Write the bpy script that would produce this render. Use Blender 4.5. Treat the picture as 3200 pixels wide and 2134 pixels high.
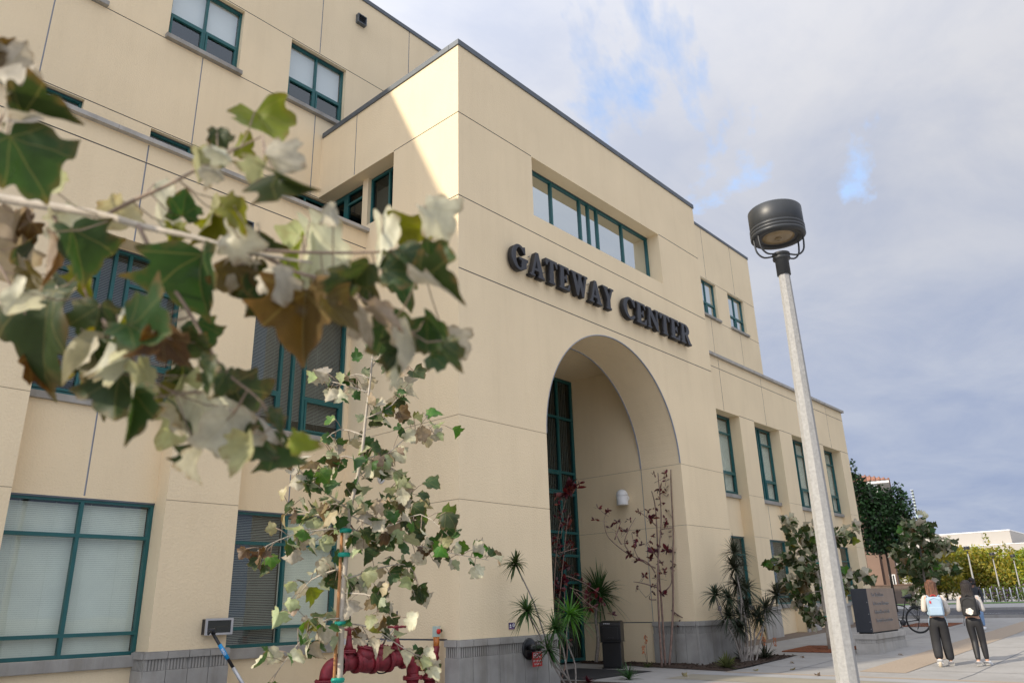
import bpy, bmesh, math, random
from mathutils import Vector, Matrix, Quaternion
import numpy as np
random.seed(11); RNG = np.random.default_rng(5)
scene = bpy.context.scene
COL = scene.collection
for o in list(bpy.data.objects): bpy.data.objects.remove(o)
rad = math.radians

# ---------------------------------------------------------------- camera
YAW, PITCH, ROLL = rad(48.355), rad(19.241), rad(-1.545)
CAM = Vector((-10.171, -10.4995, 1.55))
FW = Vector((math.sin(YAW)*math.cos(PITCH), math.cos(YAW)*math.cos(PITCH), math.sin(PITCH)))
RT0 = Vector((math.cos(YAW), -math.sin(YAW), 0)); UP0 = RT0.cross(FW)
RT = math.cos(ROLL)*RT0 + math.sin(ROLL)*UP0; UP = -math.sin(ROLL)*RT0 + math.cos(ROLL)*UP0
cd = bpy.data.cameras.new('camera'); cam = bpy.data.objects.new('camera', cd); COL.objects.link(cam)
cam.matrix_world = Matrix(((RT.x, UP.x, -FW.x, CAM.x), (RT.y, UP.y, -FW.y, CAM.y), (RT.z, UP.z, -FW.z, CAM.z), (0, 0, 0, 1)))
cd.sensor_width = 36; cd.lens = 26.61; cd.clip_start = .05; cd.clip_end = 3000
cd.dof.use_dof = True; cd.dof.focus_distance = 13.5; cd.dof.aperture_fstop = 2.5
scene.camera = cam

# ---------------------------------------------------------------- world and sun
SUN_DIR = Vector((1, -.28, -.546)).normalized()          # the way the light travels
w = bpy.data.worlds.new('World'); scene.world = w; w.use_nodes = True
nt = w.node_tree; N = nt.nodes; LK = nt.links; N.clear()
def nd(t, **k):
    n = N.new(t)
    for a, b in k.items(): setattr(n, a, b)
    return n
sky = nd('ShaderNodeTexSky', sky_type='NISHITA', sun_disc=False)
sky.sun_elevation = rad(27.7); sky.sun_rotation = math.atan2(-1, .28); sky.air_density = 1.0; sky.dust_density = .6; sky.ozone_density = 1.5
tc = nd('ShaderNodeTexCoord'); sep = nd('ShaderNodeSeparateXYZ'); LK.new(tc.outputs['Generated'], sep.inputs[0])
def mth(op, a, b=None, c=None):
    n = nd('ShaderNodeMath', operation=op)
    for i, x in enumerate((a, b, c)):
        if x is None: continue
        if hasattr(x, 'links'): LK.new(x, n.inputs[i])
        else: n.inputs[i].default_value = x
    return n.outputs[0]
zc = mth('MAXIMUM', sep.outputs['Z'], 0.0)
zd = mth('ADD', zc, .16)
cmb = nd('ShaderNodeCombineXYZ'); LK.new(mth('DIVIDE', sep.outputs['X'], zd), cmb.inputs[0]); LK.new(mth('DIVIDE', sep.outputs['Y'], zd), cmb.inputs[1])
mp = nd('ShaderNodeMapping'); LK.new(cmb.outputs[0], mp.inputs[0]); mp.inputs['Location'].default_value = (3.41, 1.66, 0); mp.inputs['Rotation'].default_value = (0, 0, rad(35)); mp.inputs['Scale'].default_value = (.75, 1.0, 1)
n1 = nd('ShaderNodeTexNoise'); LK.new(mp.outputs[0], n1.inputs['Vector']); n1.inputs['Scale'].default_value = 1.5; n1.inputs['Detail'].default_value = 7; n1.inputs['Roughness'].default_value = .6; n1.inputs['Distortion'].default_value = .35
n2 = nd('ShaderNodeTexNoise'); LK.new(mp.outputs[0], n2.inputs['Vector']); n2.inputs['Scale'].default_value = 2.4; n2.inputs['Detail'].default_value = 9; n2.inputs['Roughness'].default_value = .58; n2.inputs['Distortion'].default_value = .3
cr = nd('ShaderNodeValToRGB'); LK.new(n1.outputs[0], cr.inputs[0]); cr.color_ramp.elements[0].position = .31; cr.color_ramp.elements[1].position = .385
cr.color_ramp.elements[0].color = (.05, .05, .05, 1)
# cloud tone: soft lilac grey, brighter where thick and higher up
cr2 = nd('ShaderNodeValToRGB'); LK.new(n2.outputs[0], cr2.inputs[0]); cr2.color_ramp.elements[0].position = .36; cr2.color_ramp.elements[1].position = .62
cr2.color_ramp.elements[0].color = (.68, .73, .87, 1); cr2.color_ramp.elements[1].color = (.885, .895, .955, 1)
lift = mth('MULTIPLY_ADD', mth('MULTIPLY_ADD', zc, .7, 1.4), zc, 2.9)
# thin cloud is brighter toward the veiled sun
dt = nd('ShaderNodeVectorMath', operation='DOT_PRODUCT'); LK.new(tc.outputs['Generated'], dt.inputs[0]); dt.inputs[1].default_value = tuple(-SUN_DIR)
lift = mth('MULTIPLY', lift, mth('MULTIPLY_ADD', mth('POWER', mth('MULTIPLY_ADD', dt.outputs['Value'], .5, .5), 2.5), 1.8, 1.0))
hz = nd('ShaderNodeMapRange'); LK.new(zc, hz.inputs[0]); hz.inputs[1].default_value = .02; hz.inputs[2].default_value = .55; hz.interpolation_type = 'SMOOTHSTEP'
hm = nd('ShaderNodeMix', data_type='RGBA'); LK.new(hz.outputs[0], hm.inputs['Factor']); hm.inputs['A'].default_value = (.86, .97, 1.17, 1); hm.inputs['B'].default_value = (1, 1, 1, 1)
hmul = nd('ShaderNodeMix', data_type='RGBA', blend_type='MULTIPLY'); hmul.inputs['Factor'].default_value = 1; LK.new(cr2.outputs[0], hmul.inputs['A']); LK.new(hm.outputs['Result'], hmul.inputs['B'])
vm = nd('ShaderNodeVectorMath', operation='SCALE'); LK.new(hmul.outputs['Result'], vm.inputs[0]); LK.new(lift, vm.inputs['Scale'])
sk = nd('ShaderNodeVectorMath', operation='SCALE'); LK.new(sky.outputs[0], sk.inputs[0]); sk.inputs['Scale'].default_value = 2.0
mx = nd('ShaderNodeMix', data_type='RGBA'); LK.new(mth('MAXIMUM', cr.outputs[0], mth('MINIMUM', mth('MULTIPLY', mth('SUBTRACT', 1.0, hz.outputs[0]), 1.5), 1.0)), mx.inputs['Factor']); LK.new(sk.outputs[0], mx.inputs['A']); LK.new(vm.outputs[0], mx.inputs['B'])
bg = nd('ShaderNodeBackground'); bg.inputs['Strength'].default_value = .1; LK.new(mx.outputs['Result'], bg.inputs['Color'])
wo = nd('ShaderNodeOutputWorld'); LK.new(bg.outputs[0], wo.inputs[0])
sd = bpy.data.lights.new('sun', 'SUN'); sd.energy = 2.5; sd.angle = rad(.8); sd.color = (1, .88, .70)
so = bpy.data.objects.new('sun', sd); COL.objects.link(so); so.rotation_euler = SUN_DIR.to_track_quat('-Z', 'Y').to_euler(); so.location = (-40, 12, 40)
vs = scene.view_settings; vs.view_transform = 'Standard'; vs.look = 'None'; vs.exposure = .95; vs.gamma = 1; vs.use_curve_mapping = False

# ---------------------------------------------------------------- materials
MATS = {}
def nodes_of(name):
    m = bpy.data.materials.new(name); m.use_nodes = True; MATS[name] = m
    t = m.node_tree; return m, t, t.nodes['Principled BSDF']
def mat(name, col, rough=.6, metal=0, var=.08, vscale=3, bump=0, bscale=60, bdist=.01, spec=.5, detail=4, stain=0, col2=None, coat=0):
    """principled material with noise colour variation, optional streaky stains and fine relief"""
    m, t, b = nodes_of(name); L = t.links; nn = t.nodes
    tcn = nn.new('ShaderNodeTexCoord')
    ns = nn.new('ShaderNodeTexNoise'); ns.inputs['Scale'].default_value = vscale; ns.inputs['Detail'].default_value = detail; L.new(tcn.outputs['Object'], ns.inputs['Vector'])
    rp = nn.new('ShaderNodeValToRGB'); rp.color_ramp.elements[0].position = .3; rp.color_ramp.elements[1].position = .7
    c2 = col2 or tuple(min(1, c*(1+var)) for c in col); c1 = tuple(c*(1-var) for c in col)
    rp.color_ramp.elements[0].color = (*c1, 1); rp.color_ramp.elements[1].color = (*c2, 1)
    L.new(ns.outputs[0], rp.inputs[0]); out = rp.outputs[0]
    if stain:
        mpn = nn.new('ShaderNodeMapping'); mpn.inputs['Scale'].default_value = (2.2, 2.2, .22); L.new(tcn.outputs['Object'], mpn.inputs[0])
        n3 = nn.new('ShaderNodeTexNoise'); n3.inputs['Scale'].default_value = 1.3; n3.inputs['Detail'].default_value = 6; n3.inputs['Roughness'].default_value = .65; L.new(mpn.outputs[0], n3.inputs['Vector'])
        r3 = nn.new('ShaderNodeMapRange'); r3.inputs[1].default_value = .48; r3.inputs[2].default_value = .75; r3.inputs[3].default_value = 0; r3.inputs[4].default_value = stain; L.new(n3.outputs[0], r3.inputs[0])
        mxn = nn.new('ShaderNodeMix'); mxn.data_type = 'RGBA'; mxn.blend_type = 'MULTIPLY'; L.new(r3.outputs[0], mxn.inputs['Factor']); L.new(out, mxn.inputs['A']); mxn.inputs['B'].default_value = (.55, .5, .42, 1); out = mxn.outputs['Result']
    L.new(out, b.inputs['Base Color'])
    b.inputs['Roughness'].default_value = rough; b.inputs['Metallic'].default_value = metal; b.inputs['Specular IOR Level'].default_value = spec
    if coat: b.inputs['Coat Weight'].default_value = coat
    if bump:
        n2 = nn.new('ShaderNodeTexNoise'); n2.inputs['Scale'].default_value = bscale; n2.inputs['Detail'].default_value = 3; L.new(tcn.outputs['Object'], n2.inputs['Vector'])
        bp = nn.new('ShaderNodeBump'); bp.inputs['Strength'].default_value = bump; bp.inputs['Distance'].default_value = bdist; L.new(n2.outputs[0], bp.inputs['Height']); L.new(bp.outputs[0], b.inputs['Normal'])
    return m
mat('stucco', (.83, .68, .452), .9, var=.04, vscale=.55, bump=.42, bscale=30, bdist=.02, spec=.2, stain=.11, detail=7)
mat('joint', (.13, .14, .16), .6, var=.05, spec=.3)
mat('joint_fine', (.42, .34, .23), .8, var=.05)
mat('vjoint', (.30, .32, .37), .5, var=.05)
mat('teal', (.012, .105, .105), .38, var=.08, vscale=8, bump=.03)
mat('teal_dark', (.008, .045, .047), .45)
mat('stone', (.34, .325, .295), .88, var=.16, vscale=2.5, bump=.35, bscale=45, bdist=.008, spec=.25, stain=.55)
mat('stone_light', (.42, .40, .365), .88, var=.12, vscale=3, bump=.3, bscale=45, bdist=.008, spec=.25, stain=.5)
mat('coping', (.11, .125, .14), .45, metal=.35, var=.1)
mat('interior', (.03, .032, .032), .9)
mat('blind', (.72, .74, .67), .7, var=.04)
mat('shade', (.70, .71, .70), .8, var=.03, vscale=1)
mat('curtain', (.6, .59, .55), .8, var=.06)
mat('letter', (.010, .010, .012), .5, var=.1)
mat('letter_face', (.034, .035, .040), .4, var=.08)
mat('concrete', (.32, .31, .295), .85, var=.07, vscale=.6, bump=.12, bscale=120, bdist=.003, spec=.3, detail=8, stain=.35)
mat('tan_pave', (.33, .265, .20), .9, var=.12, vscale=25, bump=.4, bscale=150, bdist=.004, detail=6)
mat('buff_pave', (.27, .245, .19), .9, var=.06, vscale=2, bump=.15, bscale=120, bdist=.003)
mat('pink_pave', (.29, .225, .2), .9, var=.07, vscale=2, bump=.15, bscale=120, bdist=.003)
mat('pale_pave', (.31, .31, .31), .9, var=.05, vscale=2, bump=.15, bscale=120, bdist=.003)
mat('brown_pave', (.16, .12, .09), .9, var=.2, vscale=30, bump=.5, bscale=150, bdist=.004)
mat('asphalt', (.05, .05, .055), .85, var=.15, vscale=20, bump=.3, bscale=200, bdist=.004)
mat('mulch', (.055, .032, .02), .95, var=.5, vscale=30, bump=1, bscale=70, bdist=.04)
mat('black_mat', (.018, .018, .02), .8, var=.2, vscale=5, bump=.2)
mat('grass', (.10, .19, .03), .9, var=.3, vscale=8, bump=.6, bscale=60, bdist=.03)
mat('white_paint', (.75, .75, .73), .5, var=.03)
mat('pole_conc', (.33, .325, .31), .85, var=.13, vscale=40, bump=.5, bscale=90, bdist=.006, detail=8, stain=.2)
mat('lamp_black', (.028, .031, .034), .42, var=.15, vscale=6)
mat('lamp_dark', (.01, .01, .01), .6)
mat('lens', (.30, .22, .12), .25, var=.25, vscale=5)
mat('red_pipe', (.20, .012, .020), .55, var=.4, vscale=9, bump=.3, bscale=30, bdist=.01, stain=.6)
mat('steel', (.35, .35, .36), .35, metal=.9)
mat('dark_metal', (.03, .03, .032), .4, metal=.4)
mat('hoop', (.6, .6, .58), .5, var=.05)
mat('galv', (.5, .5, .5), .45, metal=.5, var=.1)
mat('bark', (.42, .37, .30), .85, var=.15, vscale=10, bump=.5, bscale=30, bdist=.01)
mat('twig', (.26, .19, .14), .8, var=.2, vscale=20)
mat('bark_grey', (.25, .22, .19), .9, var=.25, vscale=15, bump=.5, bscale=60, bdist=.008)
mat('stem_red', (.20, .13, .10), .85, var=.3, vscale=12, bump=.4)
mat('bark_dark', (.07, .055, .04), .9, var=.3, vscale=6, bump=.6, bscale=30, bdist=.02)
mat('stake', (.36, .17, .06), .75, var=.2, vscale=9, bump=.2)
mat('tie', (.0, .28, .2), .5)
mat('rust', (.22, .07, .025), .9, var=.3, vscale=9, bump=.3)
mat('black_plastic', (.012, .012, .013), .35, var=.2)
mat('blue', (.0, .28, .62), .4, var=.03)
mat('white', (.8, .8, .8), .5, var=.02)
mat('red_sign', (.5, .012, .012), .4, var=.05)
mat('red', (.6, .02, .015), .4)
mat('orange', (.55, .14, .02), .5)
mat('amber', (.42, .13, .02), .3, var=.3, vscale=20)
mat('purple', (.06, .03, .12), .4)
mat('violet', (.22, .12, .24), .5)
mat('sign_metal', (.27, .20, .15), .42, metal=.45, var=.12, vscale=2, stain=.3)
mat('sign_side', (.055, .06, .07), .45, metal=.5, var=.15, vscale=2)
mat('rubber', (.012, .012, .012), .8)
mat('skin', (.5, .29, .2), .55, var=.05)
mat('skin_dark', (.24, .12, .075), .55, var=.05)
mat('denim_black', (.018, .018, .02), .8, var=.25, vscale=5, bump=.2, bscale=90, bdist=.004)
mat('legging', (.014, .014, .016), .55, var=.15, vscale=4)
mat('jeans', (.16, .26, .42), .8, var=.2, vscale=6)
mat('cream', (.56, .51, .45), .9, var=.06, vscale=12, bump=.4, bscale=60, bdist=.006)
mat('offwhite', (.42, .40, .38), .85, var=.06, vscale=6, bump=.2)
mat('navy', (.02, .024, .032), .7, var=.1)
mat('pale_blue', (.32, .43, .54), .6, var=.04, vscale=4, bump=.25, bscale=9, bdist=.02)
mat('black_cloth', (.016, .016, .017), .75, var=.2, bump=.3, bscale=12, bdist=.02)
mat('shoe', (.6, .6, .6), .5, var=.02)
mat('sole', (.62, .54, .42), .7)
mat('brown_wall', (.12, .075, .055), .9, var=.05, vscale=1, bump=.2)  # base colour darkened to stand in for shadow on the tile-roofed facade
mat('brown_wall2', (.2, .13, .095), .9, var=.05, vscale=1)
mat('roof_tile', (.30, .14, .09), .8, var=.2, vscale=3)
mat('white_trim', (.75, .74, .72), .6)
mat('banner', (.05, .22, .5), .6, var=.1)
mat('white_bldg', (.38, .355, .32), .85, var=.02, vscale=.2)
mat('low_wall', (.13, .095, .075), .9, var=.1)
mat('mast', (.42, .52, .47), .6)
mat('hair_dark', (.014, .009, .008), .6, var=.3, vscale=30)
mat('slat_open', (.24, .25, .24), .7, var=.04)
def stripy(name, c1, c2, rough):
    m, t, b = nodes_of(name); L = t.links; nn = t.nodes
    tcn = nn.new('ShaderNodeTexCoord'); mpn = nn.new('ShaderNodeMapping'); mpn.inputs['Scale'].default_value = (60, 60, 3); L.new(tcn.outputs['Object'], mpn.inputs[0])
    ns = nn.new('ShaderNodeTexNoise'); ns.inputs['Scale'].default_value = 1; L.new(mpn.outputs[0], ns.inputs['Vector'])
    rp = nn.new('ShaderNodeValToRGB'); rp.color_ramp.elements[0].position = .35; rp.color_ramp.elements[1].position = .65; rp.color_ramp.elements[0].color = (*c1, 1); rp.color_ramp.elements[1].color = (*c2, 1)
    L.new(ns.outputs[0], rp.inputs[0]); L.new(rp.outputs[0], b.inputs['Base Color']); b.inputs['Roughness'].default_value = rough
    bp = nn.new('ShaderNodeBump'); bp.inputs['Strength'].default_value = .5; bp.inputs['Distance'].default_value = .01; L.new(ns.outputs[0], bp.inputs['Height']); L.new(bp.outputs[0], b.inputs['Normal'])
    return m
stripy('hair_brown', (.04, .018, .010), (.20, .085, .042), .6)
def glass(name, tint, f0):
    m, t, b = nodes_of(name); L = t.links; nn = t.nodes; nn.remove(b)
    tr = nn.new('ShaderNodeBsdfTransparent'); tr.inputs[0].default_value = (*tint, 1)
    gl = nn.new('ShaderNodeBsdfGlossy'); gl.inputs['Roughness'].default_value = .012; gl.inputs['Color'].default_value = (.88, .95, .97, 1)
    lw = nn.new('ShaderNodeFresnel'); lw.inputs[0].default_value = f0
    tcn = nn.new('ShaderNodeTexCoord'); ns = nn.new('ShaderNodeTexNoise'); ns.inputs['Scale'].default_value = .8; L.new(tcn.outputs['Object'], ns.inputs['Vector'])
    bp = nn.new('ShaderNodeBump'); bp.inputs['Strength'].default_value = .06; bp.inputs['Distance'].default_value = .05; L.new(ns.outputs[0], bp.inputs['Height']); L.new(bp.outputs[0], gl.inputs['Normal'])
    mxs = nn.new('ShaderNodeMixShader'); gg = nn.new('ShaderNodeNewGeometry'); mi_ = nn.new('ShaderNodeMix'); mi_.data_type = 'FLOAT'; L.new(gg.outputs['Backfacing'], mi_.inputs[0]); L.new(lw.outputs[0], mi_.inputs[2]); mi_.inputs[3].default_value = .08; L.new(mi_.outputs[0], mxs.inputs[0]); L.new(tr.outputs[0], mxs.inputs[1]); L.new(gl.outputs[0], mxs.inputs[2])
    L.new(mxs.outputs[0], nn['Material Output'].inputs[0]); return m
glass('glass', (.94, .985, .95), 1.75)
glass('glass_up', (.93, .97, .97), 2.3)
glass('glass_dark', (.30, .36, .36), 1.6)
glass('glass_mirror', (.25, .33, .34), 16)
def leafmat(name, front, back, trans, veins=True, rough=.5):
    m, t, b = nodes_of(name); L = t.links; nn = t.nodes
    tcn = nn.new('ShaderNodeTexCoord'); geo = nn.new('ShaderNodeNewGeometry'); oi = nn.new('ShaderNodeObjectInfo')
    def M(op, a, bb=None, cc=None):
        n = nn.new('ShaderNodeMath'); n.operation = op
        for i, x in enumerate((a, bb, cc)):
            if x is None: continue
            if hasattr(x, 'links'): L.new(x, n.inputs[i])
            else: n.inputs[i].default_value = x
        return n.outputs[0]
    mxn = nn.new('ShaderNodeMix'); mxn.data_type = 'RGBA'; L.new(geo.outputs['Backfacing'], mxn.inputs['Factor']); mxn.inputs['A'].default_value = (*front, 1); mxn.inputs['B'].default_value = (*back, 1)
    ns = nn.new('ShaderNodeTexNoise'); ns.inputs['Scale'].default_value = 5; ns.inputs['Detail'].default_value = 5; L.new(tcn.outputs['Object'], ns.inputs['Vector'])
    hv = nn.new('ShaderNodeHueSaturation'); L.new(mxn.outputs['Result'], hv.inputs['Color'])
    L.new(M('MULTIPLY_ADD', ns.outputs[0], .6, M('MULTIPLY_ADD', oi.outputs['Random'], .5, .45)), hv.inputs['Value']); L.new(M('MULTIPLY_ADD', oi.outputs['Random'], .06, .47), hv.inputs['Hue'])
    col = hv.outputs[0]
    if veins:
        sp = nn.new('ShaderNodeSeparateXYZ'); L.new(tcn.outputs['Object'], sp.inputs[0])
        ax = M('ABSOLUTE', sp.outputs[0]); y = M('SUBTRACT', sp.outputs[1], .04)
        ds = []
        for a in (0, 42, 84):
            ca, sa = math.cos(rad(a)), math.sin(rad(a)); ds.append(M('ABSOLUTE', M('SUBTRACT', M('MULTIPLY', ax, ca), M('MULTIPLY', y, sa))))
        dmin = M('MINIMUM', M('MINIMUM', ds[0], ds[1]), ds[2])
        # browned rim
        yy = M('SUBTRACT', sp.outputs[1], .35); rr_ = M('SQRT', M('ADD', M('MULTIPLY', ax, ax), M('MULTIPLY', yy, yy)))
        nb = nn.new('ShaderNodeTexNoise'); nb.inputs['Scale'].default_value = 3.2; nb.inputs['Detail'].default_value = 6; L.new(tcn.outputs['Object'], nb.inputs['Vector'])
        eb = nn.new('ShaderNodeMapRange'); L.new(M('ADD', rr_, M('MULTIPLY', M('SUBTRACT', nb.outputs[0], .5), .9)), eb.inputs[0]); eb.inputs[1].default_value = .42; eb.inputs[2].default_value = .72; eb.inputs[3].default_value = 0; eb.inputs[4].default_value = .6
        m3 = nn.new('ShaderNodeMix'); m3.data_type = 'RGBA'; L.new(eb.outputs[0], m3.inputs['Factor']); L.new(col, m3.inputs['A']); m3.inputs['B'].default_value = (.20, .115, .05, 1); col = m3.outputs['Result']
        fac = M('LESS_THAN', dmin, .011)
        m2 = nn.new('ShaderNodeMix'); m2.data_type = 'RGBA'; L.new(M('MULTIPLY', fac, .22), m2.inputs['Factor']); L.new(col, m2.inputs['A']); m2.inputs['B'].default_value = (.36, .30, .12, 1); col = m2.outputs['Result']
    L.new(col, b.inputs['Base Color']); b.inputs['Roughness'].default_value = rough; b.inputs['Specular IOR Level'].default_value = .35
    tl = nn.new('ShaderNodeBsdfTranslucent'); h2 = nn.new('ShaderNodeHueSaturation'); L.new(col, h2.inputs['Color']); h2.inputs['Saturation'].default_value = 1.25; h2.inputs['Value'].default_value = 1.3; L.new(h2.outputs[0], tl.inputs[0])
    ms = nn.new('ShaderNodeMixShader'); ms.inputs[0].default_value = trans; L.new(b.outputs[0], ms.inputs[1]); L.new(tl.outputs[0], ms.inputs[2]); L.new(ms.outputs[0], nn['Material Output'].inputs[0])
    return m
leafmat('leaf_green', (.040, .066, .021), (.53, .50, .38), .36)
leafmat('leaf_small', (.05, .095, .025), (.30, .32, .2), .3, False)
leafmat('leaf_yellow', (.17, .18, .03), (.38, .38, .2), .42)
leafmat('leaf_brown', (.095, .062, .022), (.40, .33, .22), .3)
leafmat('leaf_bright', (.08, .165, .03), (.38, .42, .24), .4)
leafmat('leaf_red', (.055, .009, .012), (.14, .02, .025), .2, False, .35)
leafmat('leaf_drac', (.035, .075, .018), (.05, .09, .025), .18, False, .4)
leafmat('leaf_drac_bright', (.075, .15, .025), (.11, .2, .04), .3, False, .4)
leafmat('leaf_drac_dark', (.020, .032, .014), (.03, .035, .018), .1, False, .45)
leafmat('leaf_aloe', (.12, .17, .045), (.13, .16, .06), .15, False, .4)
leafmat('leaf_dark', (.035, .08, .018), (.045, .09, .025), .12, False, .45)
leafmat('leaf_olive', (.36, .33, .03), (.36, .33, .06), .35, False, .5)
leafmat('leaf_olive2', (.16, .24, .03), (.18, .23, .05), .35, False, .5)

# ---------------------------------------------------------------- mesh helpers
class MB:
    def __init__(s): s.v = []; s.f = []; s.m = []; s.s = []
    def face(s, pts, mi=0, sm=False):
        i = len(s.v); s.v += [tuple(p) for p in pts]; s.f.append(tuple(range(i, i+len(pts)))); s.m.append(mi); s.s.append(sm)
    def box(s, x0, x1, y0, y1, z0, z1, mi=0):
        i = len(s.v); s.v += [(x, y, z) for z in (z0, z1) for y in (y0, y1) for x in (x0, x1)]
        for q in ((0, 2, 3, 1), (4, 5, 7, 6), (0, 1, 5, 4), (2, 6, 7, 3), (0, 4, 6, 2), (1, 3, 7, 5)): s.f.append(tuple(i+k for k in q)); s.m.append(mi); s.s.append(False)
        return s
    def obox(s, M, hx, hy, hz, mi=0):
        k = len(s.v); s.box(-hx, hx, -hy, hy, -hz, hz, mi)
        for j in range(k, len(s.v)): s.v[j] = tuple(M @ Vector(s.v[j]))
        return s
    def tube(s, path, r, n=8, cap=True, mi=0, sm=True):
        path = [Vector(p) for p in path]; rs = r if isinstance(r, (list, tuple)) else [r]*len(path)
        t0 = (path[1]-path[0]).normalized(); a = t0.orthogonal().normalized(); i0 = len(s.v)
        for k, p in enumerate(path):
            t = (path[min(k+1, len(path)-1)]-path[max(k-1, 0)]).normalized()
            a = (a - t*a.dot(t)).normalized(); b = t.cross(a)
            for j in range(n):
                an = 2*math.pi*j/n; s.v.append(tuple(p+(a*math.cos(an)+b*math.sin(an))*rs[k]))
        for k in range(len(path)-1):
            for j in range(n):
                j2 = (j+1) % n; s.f.append((i0+k*n+j, i0+k*n+j2, i0+(k+1)*n+j2, i0+(k+1)*n+j)); s.m.append(mi); s.s.append(sm)
        if cap:
            s.f.append(tuple(i0+j for j in reversed(range(n)))); s.m.append(mi); s.s.append(False)
            e = i0+(len(path)-1)*n; s.f.append(tuple(e+j for j in range(n))); s.m.append(mi); s.s.append(False)
        return s
    def lathe(s, prof, n=24, M=None, mi=0, sm=True, ph=0):
        M = M or Matrix.Identity(4); i0 = len(s.v)
        for r, z in prof:
            for j in range(n):
                an = 2*math.pi*j/n+ph; s.v.append(tuple(M @ Vector((r*math.cos(an), r*math.sin(an), z))))
        for k in range(len(prof)-1):
            for j in range(n):
                j2 = (j+1) % n; s.f.append((i0+k*n+j, i0+k*n+j2, i0+(k+1)*n+j2, i0+(k+1)*n+j)); s.m.append(mi); s.s.append(sm)
        for k, rev in ((0, True), (len(prof)-1, False)):
            if prof[k][0] > 1e-4:
                q = [i0+k*n+j for j in range(n)]; s.f.append(tuple(reversed(q)) if rev else tuple(q)); s.m.append(mi); s.s.append(False)
        return s
    def mesh(s, name, mats):
        me = bpy.data.meshes.new(name); me.from_pydata(s.v, [], s.f)
        for m in (mats if isinstance(mats, (list, tuple)) else [mats]): me.materials.append(MATS[m])
        me.polygons.foreach_set('material_index', s.m); me.polygons.foreach_set('use_smooth', s.s); me.update(); return me
def put(name, me, parent=None, loc=None, M=None):
    o = bpy.data.objects.new(name, me); COL.objects.link(o)
    if parent: o.parent = parent
    if M is not None: o.matrix_local = M
    elif loc is not None: o.location = loc
    return o
def obj(name, mb, mats, parent=None, loc=None, M=None, bevel=0):
    me = mb.mesh(name, mats)
    if bevel: bev(me, bevel)
    return put(name, me, parent, loc, M)
def bev(me, w, seg=2):
    bm = bmesh.new(); bm.from_mesh(me); bmesh.ops.remove_doubles(bm, verts=bm.verts, dist=1e-5)
    es = [e for e in bm.edges if len(e.link_faces) == 2 and e.calc_face_angle(0) > .6]
    bmesh.ops.bevel(bm, geom=es, offset=w, segments=seg, profile=.6, affect='EDGES'); bm.to_mesh(me); bm.free()
def tag(o, label=None, cat=None, group=None, kind=None):
    if label: o['label'] = label
    if cat: o['category'] = cat
    if group: o['group'] = group
    if kind: o['kind'] = kind
    return o
def thing(name, label, cat, loc=(0, 0, 0), rz=0, group=None):
    o = bpy.data.objects.new(name, None); COL.objects.link(o); o.location = loc; o.rotation_euler = (0, 0, rz); o.empty_display_size = .2
    return tag(o, label, cat, group)
def copy_tree(o, parent=None):
    c = o.copy(); COL.objects.link(c)
    if parent: c.parent = parent
    for ch in list(o.children): copy_tree(ch, c)
    return c
def text_mesh(body, size, ext, m, align='CENTER'):
    cu = bpy.data.curves.new('t', 'FONT'); cu.body = body; cu.size = size; cu.extrude = ext; cu.align_x = align; cu.align_y = 'CENTER'
    return curve_mesh(cu, m)
def curve_mesh(cu, m):
    o = bpy.data.objects.new('t', cu); COL.objects.link(o); dg = bpy.context.evaluated_depsgraph_get()
    me = bpy.data.meshes.new_from_object(o.evaluated_get(dg)); bpy.data.objects.remove(o); bpy.data.curves.remove(cu)
    me.materials.clear(); me.materials.append(MATS[m]); return me
def gz(x): return .026*min(max(x-8.5, 0), 20)+.012*min(max(x-28.5, 0), 33.5)

# ---------------------------------------------------------------- ground
def sheet(xs_y, dz, m, name, parent=None, kind='structure'):
    """flat sheet that follows the slope of the plaza: polygon rows [(x, y0, y1), ...]"""
    mb = MB()
    for (xa, a0, a1), (xb, b0, b1) in zip(xs_y, xs_y[1:]):
        mb.face([(xa, a0, gz(xa)+dz), (xb, b0, gz(xb)+dz), (xb, b1, gz(xb)+dz), (xa, a1, gz(xa)+dz)])
    o = obj(name, mb, m, parent); 
    if kind: o['kind'] = kind
    return o
sheet([(x, -400, 400) for x in (-400, -60, 8.5, 28.5, 62, 1200)], 0, 'concrete', 'ground')
sheet([(8.3, -4.95, -4.0), (28.5, -5.05, -4.1), (29.4, -5.05, -4.1)], .004, 'tan_pave', 'tan_paving_band')
sheet([(7.0, -9, -1.42), (7.25, -9, -1.42)], .004, 'tan_pave', 'cross_paving_band')
sheet([(6.35, -14, -1.0), (6.98, -14, -1.0)], .004, 'pale_pave', 'pale_paving_band')
sheet([(5.15, -14, -1.0), (6.33, -14, -1.0)], .004, 'buff_pave', 'buff_paving_band')
sheet([(3.6, -14, -2.3), (4.9, -14, -2.3)], .004, 'pink_pave', 'pink_paving_band')
sheet([(11.1, 1.35, 2.4), (20, 1.25, 2.4), (28.5, 1.15, 2.4), (29, 1.1, 2.4)], .004, 'brown_pave', 'wall_path')
sheet([(29.9, -60, 60), (41, -60, 60)], .004, 'asphalt', 'road')
sheet([(55.5, -60, 60), (59.0, -60, 60)], .02, 'grass', 'lawn')
sheet([(4.05, .25, 2.5), (6.55, .18, 2.4)], .012, 'black_mat', 'door_mat')
mb = MB()
for y in (-2.6, -6.2, -8): mb.face([(7.3, y, .004+gz(7.3)), (8.5, y, .004), (8.5, y+.02, .004), (7.3, y+.02, .004)]); mb.face([(8.5, y, .004), (28.5, y, gz(28.5)+.004), (28.5, y+.02, gz(28.5)+.004), (8.5, y+.02, .004)])
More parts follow.
